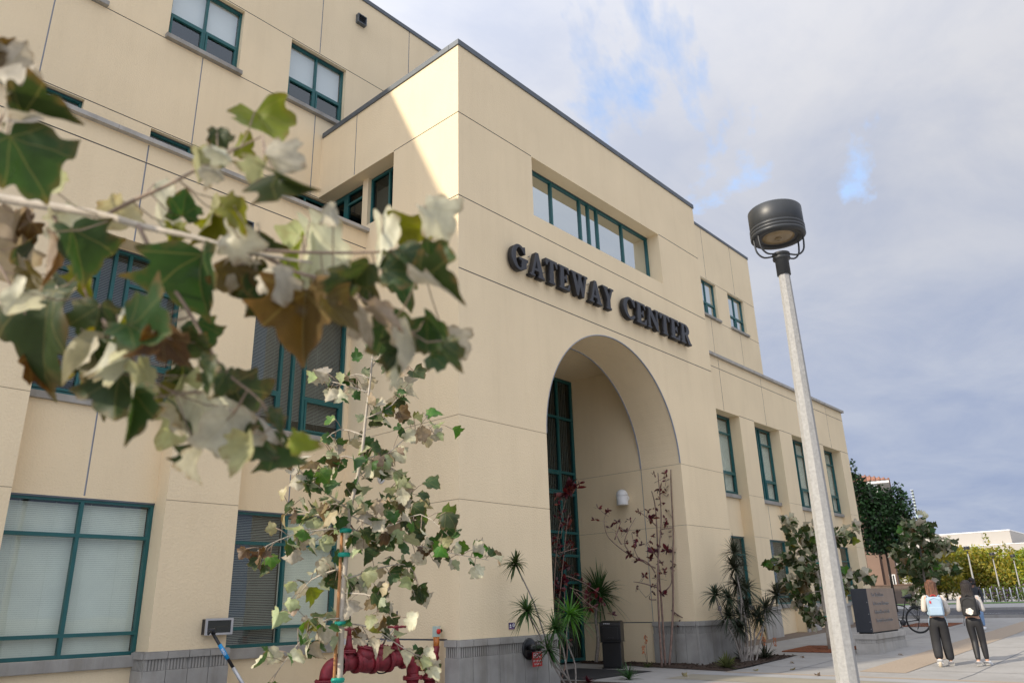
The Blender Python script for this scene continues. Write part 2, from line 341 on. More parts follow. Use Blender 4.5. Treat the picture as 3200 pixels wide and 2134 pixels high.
for x in (8.9, 11.6, 14.9, 18.2, 21.5, 24.8): mb.face([(x, -3.98, gz(x)+.004), (x+.02, -3.98, gz(x)+.004), (x+.02, 1.1, gz(x)+.004), (x, 1.1, gz(x)+.004)]); mb.face([(x, -12, gz(x)+.004), (x+.02, -12, gz(x)+.004), (x+.02, -5.1, gz(x)+.004), (x, -5.1, gz(x)+.004)])
o = obj('paving_joints', mb, 'joint'); o['kind'] = 'structure'
mb = MB()   # road kerbs
for x in (29.75, 41.0): mb.box(x, x+.15, -60, 60, gz(x)-.1, gz(x)+.13)
o = obj('kerb', mb, 'concrete'); o['kind'] = 'structure'
mb = MB()
for y in np.arange(-40, 40, 6): mb.face([(35.3, y, gz(35.3)+.009), (35.42, y, gz(35.4)+.009), (35.42, y+3, gz(35.4)+.009), (35.3, y+3, gz(35.3)+.009)])
o = obj('road_marking', mb, 'white_paint'); o['kind'] = 'structure'
# planting beds beside the entrance, mulch with a rough surface
def bed(name, poly):
    bm = bmesh.new(); vs = [bm.verts.new((x, y, gz(x)+.01)) for x, y in poly]; bm.faces.new(vs); bmesh.ops.triangulate(bm, faces=bm.faces); bmesh.ops.subdivide_edges(bm, edges=bm.edges, cuts=7, use_grid_fill=True)
    for v in bm.verts:
        if not v.is_boundary: v.co.z += random.uniform(0, .05)
    me = bpy.data.meshes.new(name); bm.to_mesh(me); bm.free(); me.materials.append(MATS['mulch']); o = put(name, me); o['kind'] = 'structure'; return o
bed('planting_bed', [(7.22, -1.39), (11.6, -1.27), (11.5, -.06), (8.46, -.06), (8.46, 3.55), (8.0, 3.55), (7.76, 1.84), (7.45, .1)])
bed('planting_bed', [(.2, -1.39), (4.0, -1.39), (3.9, .1), (3.6, 1.8), (3.3, 3.5), (2.8, 3.5), (2.8, -.06), (.2, -.06)])
mb = MB()
for i in range(420):
    if i % 2: x, y = random.uniform(7.4, 11.4), random.uniform(-1.3, -.1)
    else: x, y = random.uniform(7.9, 8.4), random.uniform(0, 3.4)
    M = Matrix.Translation((x, y, gz(x)+.045)) @ Quaternion((random.random(), random.random(), random.random(), random.random())).normalized().to_matrix().to_4x4(); mb.obox(M, random.uniform(.01, .04), .012, .006)
o = obj('bark_chips', mb, 'mulch'); tag(o, 'loose dark bark chips scattered over the planting bed', 'bark chips', kind='stuff')

# ---------------------------------------------------------------- the building
BLD = thing('academic_building', 'cream stucco academic building with a tall arched entrance block and teal window frames', 'building')
PY = lambda y: (lambda u, d, z: (u, y+d, z))
PX = lambda x: (lambda u, d, z: (x+d, u, z))
def hwall(name, M, u0, u1, z0, z1, feats, mats=('stucco', 'joint', 'vjoint', 'joint_fine'), parent=BLD):
    """wall as a height field: feats = (ua, ub, za, zb, depth, open, material); joints are recessed channels"""
    us = sorted({round(x, 4) for f in feats for x in f[:2] if u0 <= x <= u1} | {u0, u1}); zs = sorted({round(x, 4) for f in feats for x in f[2:4] if z0 <= x <= z1} | {z0, z1})
    G = {}
    for i in range(len(us)-1):
        for j in range(len(zs)-1):
            uc, zc_ = (us[i]+us[i+1])/2, (zs[j]+zs[j+1])/2; c = (0, 0, 0)
            for f in feats:
                if f[0] < uc < f[1] and f[2] < zc_ < f[3]:
                    dd = f[4] if len(f) < 8 else f[4]+c[0]
                    c = (dd, f[5], f[6])
            G[i, j] = c
    mb = MB()
    for (i, j), (d, op, mi) in G.items():
        if not op: mb.face([M(us[i], d, zs[j]), M(us[i+1], d, zs[j]), M(us[i+1], d, zs[j+1]), M(us[i], d, zs[j+1])], mi)
        for k, l, (pa, pb) in ((i+1, j, ((us[i+1], zs[j]), (us[i+1], zs[j+1]))), (i, j+1, ((us[i], zs[j+1]), (us[i+1], zs[j+1])))):
            if (k, l) in G and abs(G[k, l][0]-d) > 1e-5:
                e = G[k, l][0]; m2 = (3 if abs(e-d) < .0081 else 1) if abs(e-d) < .03 else 0
                mb.face([M(pa[0], d, pa[1]), M(pb[0], d, pb[1]), M(pb[0], e, pb[1]), M(pa[0], e, pa[1])], m2)
    return obj(name, mb, list(mats), parent)
JW = .011
hj = lambda z, a, b, w=JW: (a, b, z-w, z+w, .02 if w > .007 else .008, 0, 1 if w > .007 else 3, 1)
vj = lambda u, a, b, w=.013: (u-w, u+w, a, b, .012, 0, 2, 1)
def window(M, u0, u1, z0, z1, cols=(), rows=(), sash=(), fw=.055, fd=.1, glassm='glass', blind=None, bz=None, fm='teal', skiprow=(), roomd=.9, sill=None, trim=True, closed=True, bu=None):
    W = bpy.data.objects.new('window', None); COL.objects.link(W); W.parent = BLD; W.empty_display_size = .2
    f = MB()
    def bar(a, b, c, d, d0=0., d1=fd):
        p, q = M(a, d0, c), M(b, d1, d); f.box(*sorted((p[0], q[0])), *sorted((p[1], q[1])), *sorted((p[2], q[2])))
    bar(u0, u0+fw, z0, z1); bar(u1-fw, u1, z0, z1); bar(u0+fw, u1-fw, z0, z0+fw); bar(u0+fw, u1-fw, z1-fw, z1)
    cs = [u0+fw/2]+list(cols)+[u1-fw/2]
    for c in cols: bar(c-fw/2, c+fw/2, z0+fw, z1-fw)
    for i in range(len(cs)-1):
        rz_ = [] if i in skiprow else list(rows)
        rs = [z0+fw/2]+rz_+[z1-fw/2]; a, b = cs[i]+fw/2, cs[i+1]-fw/2
        for r in rz_: bar(a, b, r-fw/2, r+fw/2)
        for j in range(len(rs)-1):
            c, d = rs[j]+fw/2, rs[j+1]-fw/2
            if (i, j) in sash:
                s_ = MB(); t = .055
                for (x0, x1, y0, y1) in ((a+.008, a+t, c+.008, d-.008), (b-t, b-.008, c+.008, d-.008), (a+t, b-t, c+.008, c+t), (a+t, b-t, d-t, d-.008)):
                    p, q = M(x0, -.015, y0), M(x1, .05, y1); s_.box(*sorted((p[0], q[0])), *sorted((p[1], q[1])), *sorted((p[2], q[2])))
                obj('sash', s_, fm, W); a2, b2, c2, d2 = a+t, b-t, c+t, d-t
            else: a2, b2, c2, d2 = a, b, c, d
            g = MB(); p, q = M(a2, .045, c2), M(b2, .051, d2); g.face([M(a2, .048, c2), M(b2, .048, c2), M(b2, .048, d2), M(a2, .048, d2)]); obj('pane', g, glassm, W)
    obj('frame', f, fm, W)
    zb0, zb1 = bz or (z0, z1)
    if blind == 'slat2':
        um = (u0+u1)/2
        for (ua, ub, cl) in ((u0+fw, um-.02, 0), (um+.02, u1-fw, 1)):
            b_ = MB(); z = zb1-.03; hw = .0155 if cl else .008
            while z > zb0+.03: b_.face([M(ua, .15, z+hw), M(ub, .15, z+hw), M(ub, .138, z-hw), M(ua, .138, z-hw)]); z -= .032
            obj('blind', b_, 'blind' if cl else 'slat_open', W)
    elif blind == 'slat':
        b_ = MB(); z = zb1-.03; hw = .0155 if closed else .009
        while z > zb0+.03:
            b_.face([M(u0+fw, .15, z+hw), M(u1-fw, .15, z+hw), M(u1-fw, .138, z-hw), M(u0+fw, .138, z-hw)]); z -= .032
        k = u0+.3
        while k < u1-.2: b_.face([M(k, .132, zb0), M(k+.006, .132, zb0), M(k+.006, .132, zb1), M(k, .132, zb1)]); k += .55
        obj('blind', b_, 'blind' if closed else 'slat_open', W)
    elif blind == 'shade':
        b_ = MB(); b_.face([M(u0+fw, .14, zb0), M(u1-fw, .14, zb0), M(u1-fw, .14, zb1), M(u0+fw, .14, zb1)]); obj('blind', b_, 'shade', W)
    elif blind == 'vane':
        b_ = MB(); k = u0+fw
        while k < u1-fw-.08: b_.face([M(k, .13, zb0), M(k+.085, .16, zb0), M(k+.085, .16, zb1), M(k, .13, zb1)]); k += .082
        obj('blind', b_, 'curtain', W)
    r = MB(); d0, d1 = fd, fd+roomd
    P8 = lambda u, d, z: M(u, d, z)
    for q in (((u0, d1, z0), (u1, d1, z0), (u1, d1, z1), (u0, d1, z1)), ((u0, d0, z0), (u1, d0, z0), (u1, d1, z0), (u0, d1, z0)), ((u0, d0, z1), (u1, d0, z1), (u1, d1, z1), (u0, d1, z1)), ((u0, d0, z0), (u0, d1, z0), (u0, d1, z1), (u0, d0, z1)), ((u1, d0, z0), (u1, d1, z0), (u1, d1, z1), (u1, d0, z1))): r.face([P8(*p) for p in q])
    obj('room', r, 'interior', W)
    if sill:
        s0, s1, h, pr = sill; sb = MB(); p, q = M(u0+s0, -pr, z0-h), M(u1+s1, .02, z0-.002)
        sb.box(*sorted((p[0], q[0])), *sorted((p[1], q[1])), *sorted((p[2], q[2]))); obj('sill', sb, 'stone', W, bevel=.012)
    if trim:
        t_ = MB(); p, q = M(u0+.004, -.025, z1-.018), M(u1-.004, -.001, z1+.012)
        t_.box(*sorted((p[0], q[0])), *sorted((p[1], q[1])), *sorted((p[2], q[2]))); obj('head_flashing', t_, 'coping', W)
    return W
def run(name, M, a, b, z0, z1, out, m, step, back=.3, slope=0):
    """a coping or ledge laid in pieces with fine seams"""
    n = max(1, round(abs(b-a)/step))
    for i in range(n):
        u0, u1 = a+(b-a)*i/n+.003, a+(b-a)*(i+1)/n-.003
        mb = MB(); pr_ = [(-out, z0), (-out, z1-slope), (0 if slope else back, z1), (back, z1), (back, z0)]
        if not slope: pr_ = [(-out, z0), (-out, z1), (back, z1), (back, z0)]
        A = [M(u0, d, z) for d, z in pr_]; B = [M(u1, d, z) for d, z in pr_]
        mb.face(A); mb.face(list(reversed(B)))
        for k in range(len(A)): k2 = (k+1) % len(A); mb.face([A[k], B[k], B[k2], A[k2]])
        obj(name, mb, m, BLD)

# -- entrance block: front wall with the arch
AX0, AX1, SPR, ARY = 2.71, 8.53, 5.17, 2.96
ACX, ARX = (AX0+AX1)/2, (AX1-AX0)/2
DEP = 1.3
hwall('entrance_front_wall', PY(0), 0, 11.02, 0, 14.1, [(AX0, AX1, 0, 8.22, .0, 1, 0), hj(12.23, 0, 2.55), hj(12.23, 8.55, 11.02), hj(10.08, 0, 11.02), hj(8.33, 0, 11.02, .012), hj(5.15, 0, AX0, .006), hj(5.15, AX1, 11.02, .006), hj(3.5, 0, AX0, .006), hj(3.5, AX1, 11.02, .006),
    (2.56, 8.54, 10.57, 12.22, .41, 1, 0)])
NA = 48
apt = [(ACX-ARX*math.cos(math.pi*i/NA), SPR+ARY*math.sin(math.pi*i/NA)) for i in range(NA+1)]
mb = MB()
for (xa, za), (xb, zb) in zip(apt, apt[1:]):
    mb.face([(xa, 0, za), (xb, 0, zb), (xb, 0, 8.22), (xa, 0, 8.22)])
    mb.face([(xa, 0, za), (xa, DEP, za), (xb, DEP, zb), (xb, 0, zb)], 0, True)
    mb.face([(xa, DEP, za), (xb, DEP, zb), (xb, DEP, 8.27), (xa, DEP, 8.27)])
obj('arch', mb, 'stucco', BLD)
for yy, nm in ((-.004, 'arch_trim'), (DEP-.02, 'arch_trim')):
    mb = MB()
    for k in range(NA):
        (xa, za), (xb, zb) = apt[k], apt[k+1]; q = [((x-ACX)*.993+ACX, (z-SPR)*.993+SPR) for x, z in (apt[k], apt[k+1])]
        mb.face([(xa, yy, za), (xb, yy, zb), (q[1][0], yy, q[1][1]), (q[0][0], yy, q[0][1])]); mb.face([(*(q[0][0], yy), q[0][1]), (q[1][0], yy, q[1][1]), (q[1][0], yy+.035, q[1][1]), (q[0][0], yy+.035, q[0][1])])
    obj(nm, mb, 'vjoint', BLD)
# porch: side walls, ceiling, glazed end
hwall('porch_side_wall', PX(AX1), 0, 3.64, 0, 8.27, [(0, DEP, SPR, 8.27, .0, 1, 0), hj(5.15, 0, 3.64, .006), hj(3.5, 0, 3.64, .006), hj(1.04, DEP, 3.64, .012), vj(DEP, 0, SPR, .01)])
mb = MB(); mb.face([(AX0, 0, 0), (AX0, 3.64, 0), (AX0, 3.64, 8.27), (AX0, DEP, 8.27), (AX0, DEP, SPR), (AX0, 0, SPR)]); obj('porch_side_wall', mb, 'stucco', BLD)
mb = MB(); mb.face([(AX0, DEP, 8.27), (AX1, DEP, 8.27), (AX1, 3.64, 8.27), (AX0, 3.64, 8.27)]); obj('porch_ceiling', mb, 'stucco', BLD)
window(PY(3.64), AX0+.01, AX1-.01, .05, 8.25, cols=[AX0+.78, AX0+1.5, AX0+2.9, AX0+4.3, AX0+5.06], rows=[2.15, 2.9, 3.55, 4.68, 5.32, 7.0], sash=[(0, 4), (4, 4)], fw=.075, glassm='glass_dark', blind='vane', bz=(.1, 8.2), trim=False, roomd=2.2)
# entrance block side wall, right wall, roof
hwall('entrance_side_wall', PX(0), 0, 5.5, 0, 14.1, [hj(12.23, 0, 2.28), hj(10.08, 0, 2.28), hj(5.15, 0, 3.7, .006), hj(3.5, 0, 3.7, .006), hj(1.0, .32, 3.7, .015), vj(3.89, 12.25, 14.1), (2.28, 5.5, 10.55, 12.22, .42, 1, 0)])
S = PX(.42)
window(S, 2.28, 3.7, 10.57, 12.2, cols=[2.95], rows=[], fw=.06, glassm='glass_mirror', blind='slat', trim=False)
window(S, 3.93, 4.75, 10.57, 12.2, cols=[], rows=[11.85], fw=.06, glassm='glass_mirror', trim=False)
window(S, 4.75, 5.48, 10.57, 12.2, cols=[], rows=[], fw=.13, glassm='glass_dark', blind='shade', bz=(10.6, 11.3), trim=False)
mb = MB(); mb.box(.32, .5, 3.702, 3.928, 10.55, 12.22); mb.box(.43, .6, 2.0, 5.5, 10.3, 10.56); obj('window_pier', mb, 'stucco', BLD)
mb = MB(); mb.face([(11.02, 0, 0), (11.02, 5.5, 0), (11.02, 5.5, 14.1), (11.02, 0, 14.1)]); obj('entrance_return_wall', mb, 'stucco', BLD)
mb = MB(); mb.face([(0, 0, 14.0), (11.02, 0, 14.0), (11.02, 5.5, 14.0), (0, 5.5, 14.0)]); obj('entrance_roof', mb, 'coping', BLD)
window(PY(.41), 2.56, 8.54, 10.57, 12.22, cols=[3.83, 5.09, 5.49, 5.90, 7.15], fw=.06, glassm='glass_mirror', trim=True)
run('coping', PY(0), -.035, 11.05, 14.1, 14.24, .035, 'coping', 3.3, back=.28)
run('coping', PX(0), .285, 5.45, 14.1, 14.24, .035, 'coping', 3.0, back=.28)
# -- upper block
UX0, UX1, UY, UT = -21.8, 28.15, 5.5, 19.78
ulw = [(-7.8-3.3, -5.94-3.3), (-7.8, -5.94), (-4.49, -2.63), (-1.19, .67)]; urw = [(18.5, 20.36), (21.8, 23.66), (24.95, 26.81)]
F = [hj(14.76, UX0, UX1), hj(16.87, UX0, UX1), hj(12.22, UX0, UX1)]
vx = [-16.8, -13.5, -10.2, -6.9, -3.58, -.27, 3.06, 6.3, 9.6, 12.9, 16.2, 19.43, 22.73, 25.88]
for x in vx: F += [vj(x, 10.2, 12.2), vj(x, 12.24, 14.74), vj(x, 16.9, UT)]
for a, b in ulw+urw: F += [(a, b, 14.88, 16.83, .16, 1, 0)]
for a, b in ulw[:3]: F += [(a-.05, b-.04, 10.75, 12.19, .14, 1, 0)]
F += [(-1.3, .65, 10.75, 12.19, .14, 1, 0)]
hwall('upper_wall', PY(UY), UX0, UX1, 10.0, UT, F)
for a, b in ulw: window(PY(UY+.14), a, b, 14.88, 16.83, cols=[(a+b)/2], rows=[15.66], sash=[(0, 0), (1, 0)], blind='shade', bz=(15.7, 16.8), sill=(-.06, .06, .12, .26), glassm='glass_up', roomd=1.6)
for a, b in urw: window(PY(UY+.14), a, b, 14.88, 16.83, cols=[(a+b)/2], rows=[15.66], sash=[(0, 0), (1, 0)], blind='shade', bz=(15.2, 16.8), sill=(-.06, .06, .12, .26), glassm='glass_mirror', roomd=1.6)
for a, b in ulw[:3]: window(PY(UY+.12), a-.05, b-.04, 10.75, 12.19, cols=[(a+b)/2], rows=[11.4], blind='shade', bz=(10.8, 12.0), glassm='glass_up')
window(PY(UY+.12), -1.3, .65, 10.75, 12.19, cols=[-.33], rows=[11.85], glassm='glass_dark')
run('coping', PY(UY), UX0-.03, UX1+.03, UT, UT+.14, .04, 'coping', 3.3)
mb = MB(); mb.face([(UX0, UY, 10), (UX0, 22, 10), (UX0, 22, UT), (UX0, UY, UT)]); mb.face([(UX1, UY, 10), (UX1, 22, 10), (UX1, 22, UT), (UX1, UY, UT)]); mb.face([(UX0, 22, 0), (UX1, 22, 0), (UX1, 22, UT), (UX0, 22, UT)]); mb.face([(UX0, UY, UT-.1), (UX1, UY, UT-.1), (UX1, 22, UT-.1), (UX0, 22, UT-.1)]); obj('upper_end_walls', mb, 'stucco', BLD)
# -- left wing: piers, recessed bays, ledge
LY, LD = 3.25, .45
lb = [(-14.19, -11.77), (-10.37, -7.95), (-6.55, -4.12), (-2.73, -.001)]
F = [hj(9.9, UX0, 0, .012)]
for a, b in lb: F += [(a, b, 0, 8.2, LD, 0, 0)]
px = [(-11.77, -10.37), (-7.95, -6.55), (-4.12, -2.73)]
for a, b in px: F += [hj(3.5, a, b, .006), hj(5.05, a, b, .006), vj((a+b)/2-1.9, 8.2, 9.89), vj((a+b)/2-1.9, 9.92, 10.3)]
F += [vj(-1.4, 8.2, 9.89), vj(-1.4, 9.92, 10.3)]
for a, b in lb:
    c = (a+b)/2; F += [(c-.013, c+.013, 3.52, 5.06, LD+.012, 0, 2), (a, b, .93, 3.48, LD+.03, 1, 0), (a, b, 5.2, 8.19, LD+.06, 1, 0)]
hwall('wing_front_wall', PY(LY), UX0, 0, 0, 10.32, F)
for k, (a, b) in enumerate(lb):
    a2, b2 = a+.004, b-.004 if b < -.1 else -.1
    if b > -.1: mb = MB(); mb.box(-.099, -.002, LY+LD-.002, LY+LD+.2, 0, 8.2); obj('pier_fillet', mb, 'stucco', BLD)
    window(PY(LY+LD+.02), a2, b2, .93, 3.47, cols=[(a+b)/2], rows=[1.28, 2.86], blind='slat' if k < 3 else 'slat2', sill=(.002, -.002, .19, .1), bz=(.95, 3.4), fw=.06, glassm='glass')
    wd = b-a; window(PY(LY+LD+.05), a2, b2, 5.2, 8.18, cols=[a+wd*.36, a+wd*.47, a+wd*.58], rows=[6.02, 7.52] if k % 2 == 0 else [6.02], skiprow=(1, 2), sash=[(0, 0), (3, 0)], blind='slat', closed=False, bz=(5.45, 8.1), sill=(.002, -.002, .13, .12), fw=.06, glassm='glass')
run('ledge', PY(LY), UX0, -.003, 10.32, 10.46, .12, 'stone_light', 1.9, back=.25, slope=.05)
mb = MB(); mb.face([(UX0, LY, 10.3), (0, LY, 10.3), (0, UY, 10.3), (UX0, UY, 10.3)]); mb.face([(UX0, LY, 0), (UX0, UY+1, 0), (UX0, UY+1, 10.3), (UX0, LY, 10.3)]); mb.face([(UX0, UY+1, 0), (UX0, 22, 0), (UX0, 22, 10), (UX0, UY+1, 10)]); obj('wing_terrace', mb, 'concrete', BLD)
# -- right wing
RY, RD, RX1 = 2.0, .4, 28.63
rb = [(14.5, 16.93), (18.2, 20.56), (21.83, 24.17), (25.4, 27.6)]
F = [hj(9.87, 11.02, RX1, .012), hj(8.23, 11.02, 14.5, .01)]
for i, (a, b) in enumerate(rb):
    F += [(a, b, 0, 8.22, RD, 0, 0)]; nx = rb[i+1][0] if i < 3 else RX1
    F += [hj(8.23, b, nx, .01), hj(5.22, b, nx, .006), hj(3.72, b, nx, .006)]
for a, b in rb:
    c = (a+b)/2; F += [vj(c, 8.24, 9.85, .012), vj(c, 9.9, 10.25, .012), (c-.012, c+.012, 3.76, 5.08, RD+.012, 0, 2), (a, b, 1.36, 3.74, RD+.03, 1, 0), (a, b, 5.25, 8.21, RD+.03, 1, 0)]
hwall('wing_front_wall', PY(RY), 11.02, RX1, 0, 10.28, F)
for a, b in rb:
    wd = b-a; a2, b2 = a+.004, b-.004
    window(PY(RY+RD+.02), a2, b2, 1.36, 3.73, cols=[a+wd*.3, a+wd*.42], rows=[1.62, 3.1], skiprow=(1,), blind='vane', bz=(1.4, 3.7), sill=(.002, -.002, .15, .1), glassm='glass', roomd=.6)
    window(PY(RY+RD+.02), a2, b2, 5.25, 8.2, cols=[a+wd*.36, a+wd*.46, a+wd*.56], rows=[6.07, 7.55], skiprow=(1, 2), sash=[(0, 0), (3, 0)], blind='slat', bz=(5.3, 8.1), sill=(.002, -.002, .14, .12), glassm='glass')
run('ledge', PY(RY), 11.03, RX1+.1, 10.28, 10.44, .12, 'stone_light', 2.6, back=.25, slope=.05)
mb = MB(); mb.face([(11.02, RY, 10.27), (RX1, RY, 10.27), (RX1, 9, 10.27), (11.02, 9, 10.27)]); mb.face([(RX1, RY, 0), (RX1, 22, 0), (RX1, 22, 10.28), (RX1, RY, 10.28)]); obj('wing_terrace', mb, 'concrete', BLD)
# -- stone base: ribbed band, cap and upright panels, each a piece
STONE = {}
def base_run(M, a, b, zb, zt, panel=.355, tone='stone'):
    """panels, ribs and cap on a stretch of wall"""
    n = max(1, round((b-a)/panel)); H = zt-zb
    for i in range(n):
        u0, u1 = a+(b-a)*i/n+.004, a+(b-a)*(i+1)/n-.004
        def bx(m_, x0, x1, d0, c, d): p, q = M(x0, -d0, c), M(x1, -.001, d); m_.box(*sorted((p[0], q[0])), *sorted((p[1], q[1])), *sorted((p[2], q[2])))
        m1 = MB(); bx(m1, u0, u1, .06+.004*(i % 2), zb, zt-.30); o = obj('stone_panel', m1, tone, BLD, bevel=.006)
        m2 = MB(); bx(m2, u0, u1, .035, zt-.298, zt-.122); k = u0+.015
        while k < u1-.03: bx(m2, k, k+.03, .058, zt-.296, zt-.124); k += .055
        obj('ribbed_panel', m2, tone, BLD)
        m3 = MB(); bx(m3, u0, u1, .085, zt-.12, zt-.012); bx(m3, u0, u1, .05, zt-.012, zt); obj('cap_stone', m3, tone, BLD, bevel=.008)
base_run(PY(0), -.07, AX0+.05, -.02, 1.0); base_run(PX(0), .0, .32, -.02, 1.0, .32)
base_run(PY(0), AX1-.06, 11.02, -.02, 1.06); base_run(PX(AX1), .0, DEP, -.02, 1.06, .33)
for a, b in px+[(-15.6, -14.19)]: base_run(PY(LY), a-.06, b+.06, -.02, .98, .36); base_run(PX(a), LY+.001, LY+LD, -.02, .98, .4); 
for i, (a, b) in enumerate(rb):
    nx = rb[i+1][0] if i < 3 else RX1
    base_run(PY(RY), b-.05, nx+.05, gz(b)-.05, 1.30, .4, 'stone_light')
mb = MB()
# small scuppers on the upper wall and ledge wall
for (x, y, z) in ((1.07, UY, 18.92), (-3.2, LY, 9.25)):
    t = thing('roof_scupper', 'small square dark metal scupper high on the upper wall' if y > 5 else 'small dark metal scupper below the ledge of the lower wing', 'scupper', (x, y, z))
    m_ = MB(); s = .16
    for q in ((-s, s, -.14, 0, s-.025, s), (-s, s, -.14, 0, -s, -s+.025), (-s, -s+.025, -.14, 0, -s+.025, s-.025), (s-.025, s, -.14, 0, -s+.025, s-.025)): m_.box(*q)
    obj('hood', m_, 'coping', t); m_ = MB(); m_.box(-s+.03, s-.03, -.02, -.005, -s+.03, s-.03); obj('opening', m_, 'interior', t)

# ---------------------------------------------------------------- the letters over the arch
def arc(cx, cy, rx, ry, a0, a1, n=14): return [(cx+rx*math.cos(rad(a0+(a1-a0)*i/n)), cy+ry*math.sin(rad(a0+(a1-a0)*i/n))) for i in range(n+1)]
GL = {
 'E': ([(0, 0), (.68, 0), (.72, .27), (.66, .27), (.55, .08), (.31, .08), (.31, .47), (.42, .47), (.47, .36), (.52, .36), (.52, .66), (.47, .66), (.42, .55), (.31, .55), (.31, .92), (.52, .92), (.62, .75), (.68, .75), (.66, 1), (0, 1), (0, .94), (.09, .91), (.09, .09), (0, .06)], None),
 'T': ([(.2, 0), (.57, 0), (.57, .06), (.49, .09), (.49, .91), (.59, .91), (.69, .73), (.76, .73), (.75, 1), (.02, 1), (.01, .73), (.08, .73), (.18, .91), (.28, .91), (.28, .09), (.2, .06)], None),
 'A': ([(0, 0), (.3, 0), (.3, .06), (.21, .09), (.26, .25), (.55, .25), (.6, .09), (.52, .06), (.52, 0), (.9, 0), (.9, .06), (.83, .09), (.54, 1.02), (.4, 1.02), (.1, .09), (0, .06)], [(.295, .34), (.41, .7), (.52, .34)]),
 'W': ([(0, 1), (0, .94), (.07, .91), (.33, 0), (.46, 0), (.6, .46), (.72, 0), (.85, 0), (1.1, .91), (1.18, .94), (1.18, 1), (.9, 1), (.9, .94), (.99, .91), (.84, .34), (.7, .8), (.73, .91), (.81, .94), (.81, 1), (.43, 1), (.43, .94), (.5, .91), (.53, .76), (.44, .36), (.29, .91), (.37, .94), (.37, 1)], None),
 'Y': ([(.26, 0), (.63, 0), (.63, .06), (.55, .09), (.55, .43), (.76, .91), (.86, .94), (.86, 1), (.58, 1), (.58, .94), (.67, .91), (.51, .56), (.33, .91), (.41, .94), (.41, 1), (0, 1), (0, .94), (.09, .91), (.34, .43), (.34, .09), (.26, .06)], None),
 'N': ([(0, 0), (.28, 0), (.28, .06), (.2, .09), (.2, .7), (.66, 0), (.8, 0), (.8, .91), (.9, .94), (.9, 1), (.62, 1), (.62, .94), (.71, .91), (.71, .33), (.29, 1), (0, 1), (0, .94), (.11, .91), (.11, .09), (0, .06)], None),
 'R': ([(0, 0), (.39, 0), (.39, .06), (.31, .09), (.31, .44), (.38, .44), (.6, 0), (.87, 0), (.87, .06), (.79, .09), (.58, .48), (.7, .56), (.75, .72), (.7, .88), (.58, .97), (.45, 1), (0, 1), (0, .94), (.1, .91), (.1, .09), (0, .06)], [(.31, .53), (.42, .54), (.51, .62), (.53, .73), (.5, .85), (.4, .92), (.31, .92)]),
 'C': (arc(.45, .5, .45, .52, 58, 318, 22)+[(.72, .22)]+arc(.47, .5, .25, .43, 312, 55, 16)+[(.74, .64), (.82, .64), (.80, 1.0), (.73, .98)], None),
 'G': (arc(.45, .5, .45, .52, 58, 300, 22)+[(.8, .10), (.88, .15), (.88, .40), (.98, .43), (.98, .51), (.46, .51), (.46, .43), (.6, .40), (.6, .13)]+arc(.47, .5, .24, .43, 290, 60, 16)+[(.73, .72), (.82, .72), (.80, 1.0), (.73, .98)], None)}
SIGN = thing('building_sign', 'large dark serif letters reading GATEWAY CENTER mounted over the entrance arch', 'sign', (5.45, 0, 8.79))
def word(txt, xa, xb):
    ws = [max(p[0] for p in GL[c][0]) for c in txt]; gap = .075; sc = (xb-xa-gap*(len(txt)-1))/sum(ws); x = xa
    for c, wd in zip(txt, ws):
        cu = bpy.data.curves.new('g', 'CURVE'); cu.dimensions = '2D'; cu.fill_mode = 'BOTH'; cu.extrude = .068; cu.bevel_depth = .008; cu.bevel_resolution = 0
        for ring in GL[c]:
            if not ring: continue
            s = cu.splines.new('POLY'); s.points.add(len(ring)-1); s.use_cyclic_u = True
            for i, (a, b) in enumerate(ring): s.points[i].co = (a*sc, b*.61, 0, 1)
        me = curve_mesh(cu, 'letter'); me.materials.append(MATS['letter_face'])
        for pg in me.polygons: pg.material_index = 1 if pg.normal.z > .5 else 0
        L = put('letter', me, SIGN, M=Matrix.Translation((x-5.45, -.125, 0)) @ Matrix.Rotation(rad(90), 4, 'X'))
        p = MB()
        for (a, b) in ((.25, .15), (.25, .5), (.3, .9)): p.tube([(a*wd*sc, b*.61, -.125), (a*wd*sc, b*.61, -.06)], .012, 6)
        obj('mounting_pin', p, 'steel', L)
        x += wd*sc+gap
word('GATEWAY', 1.50, 5.52); word('CENTER', 5.98, 9.55)

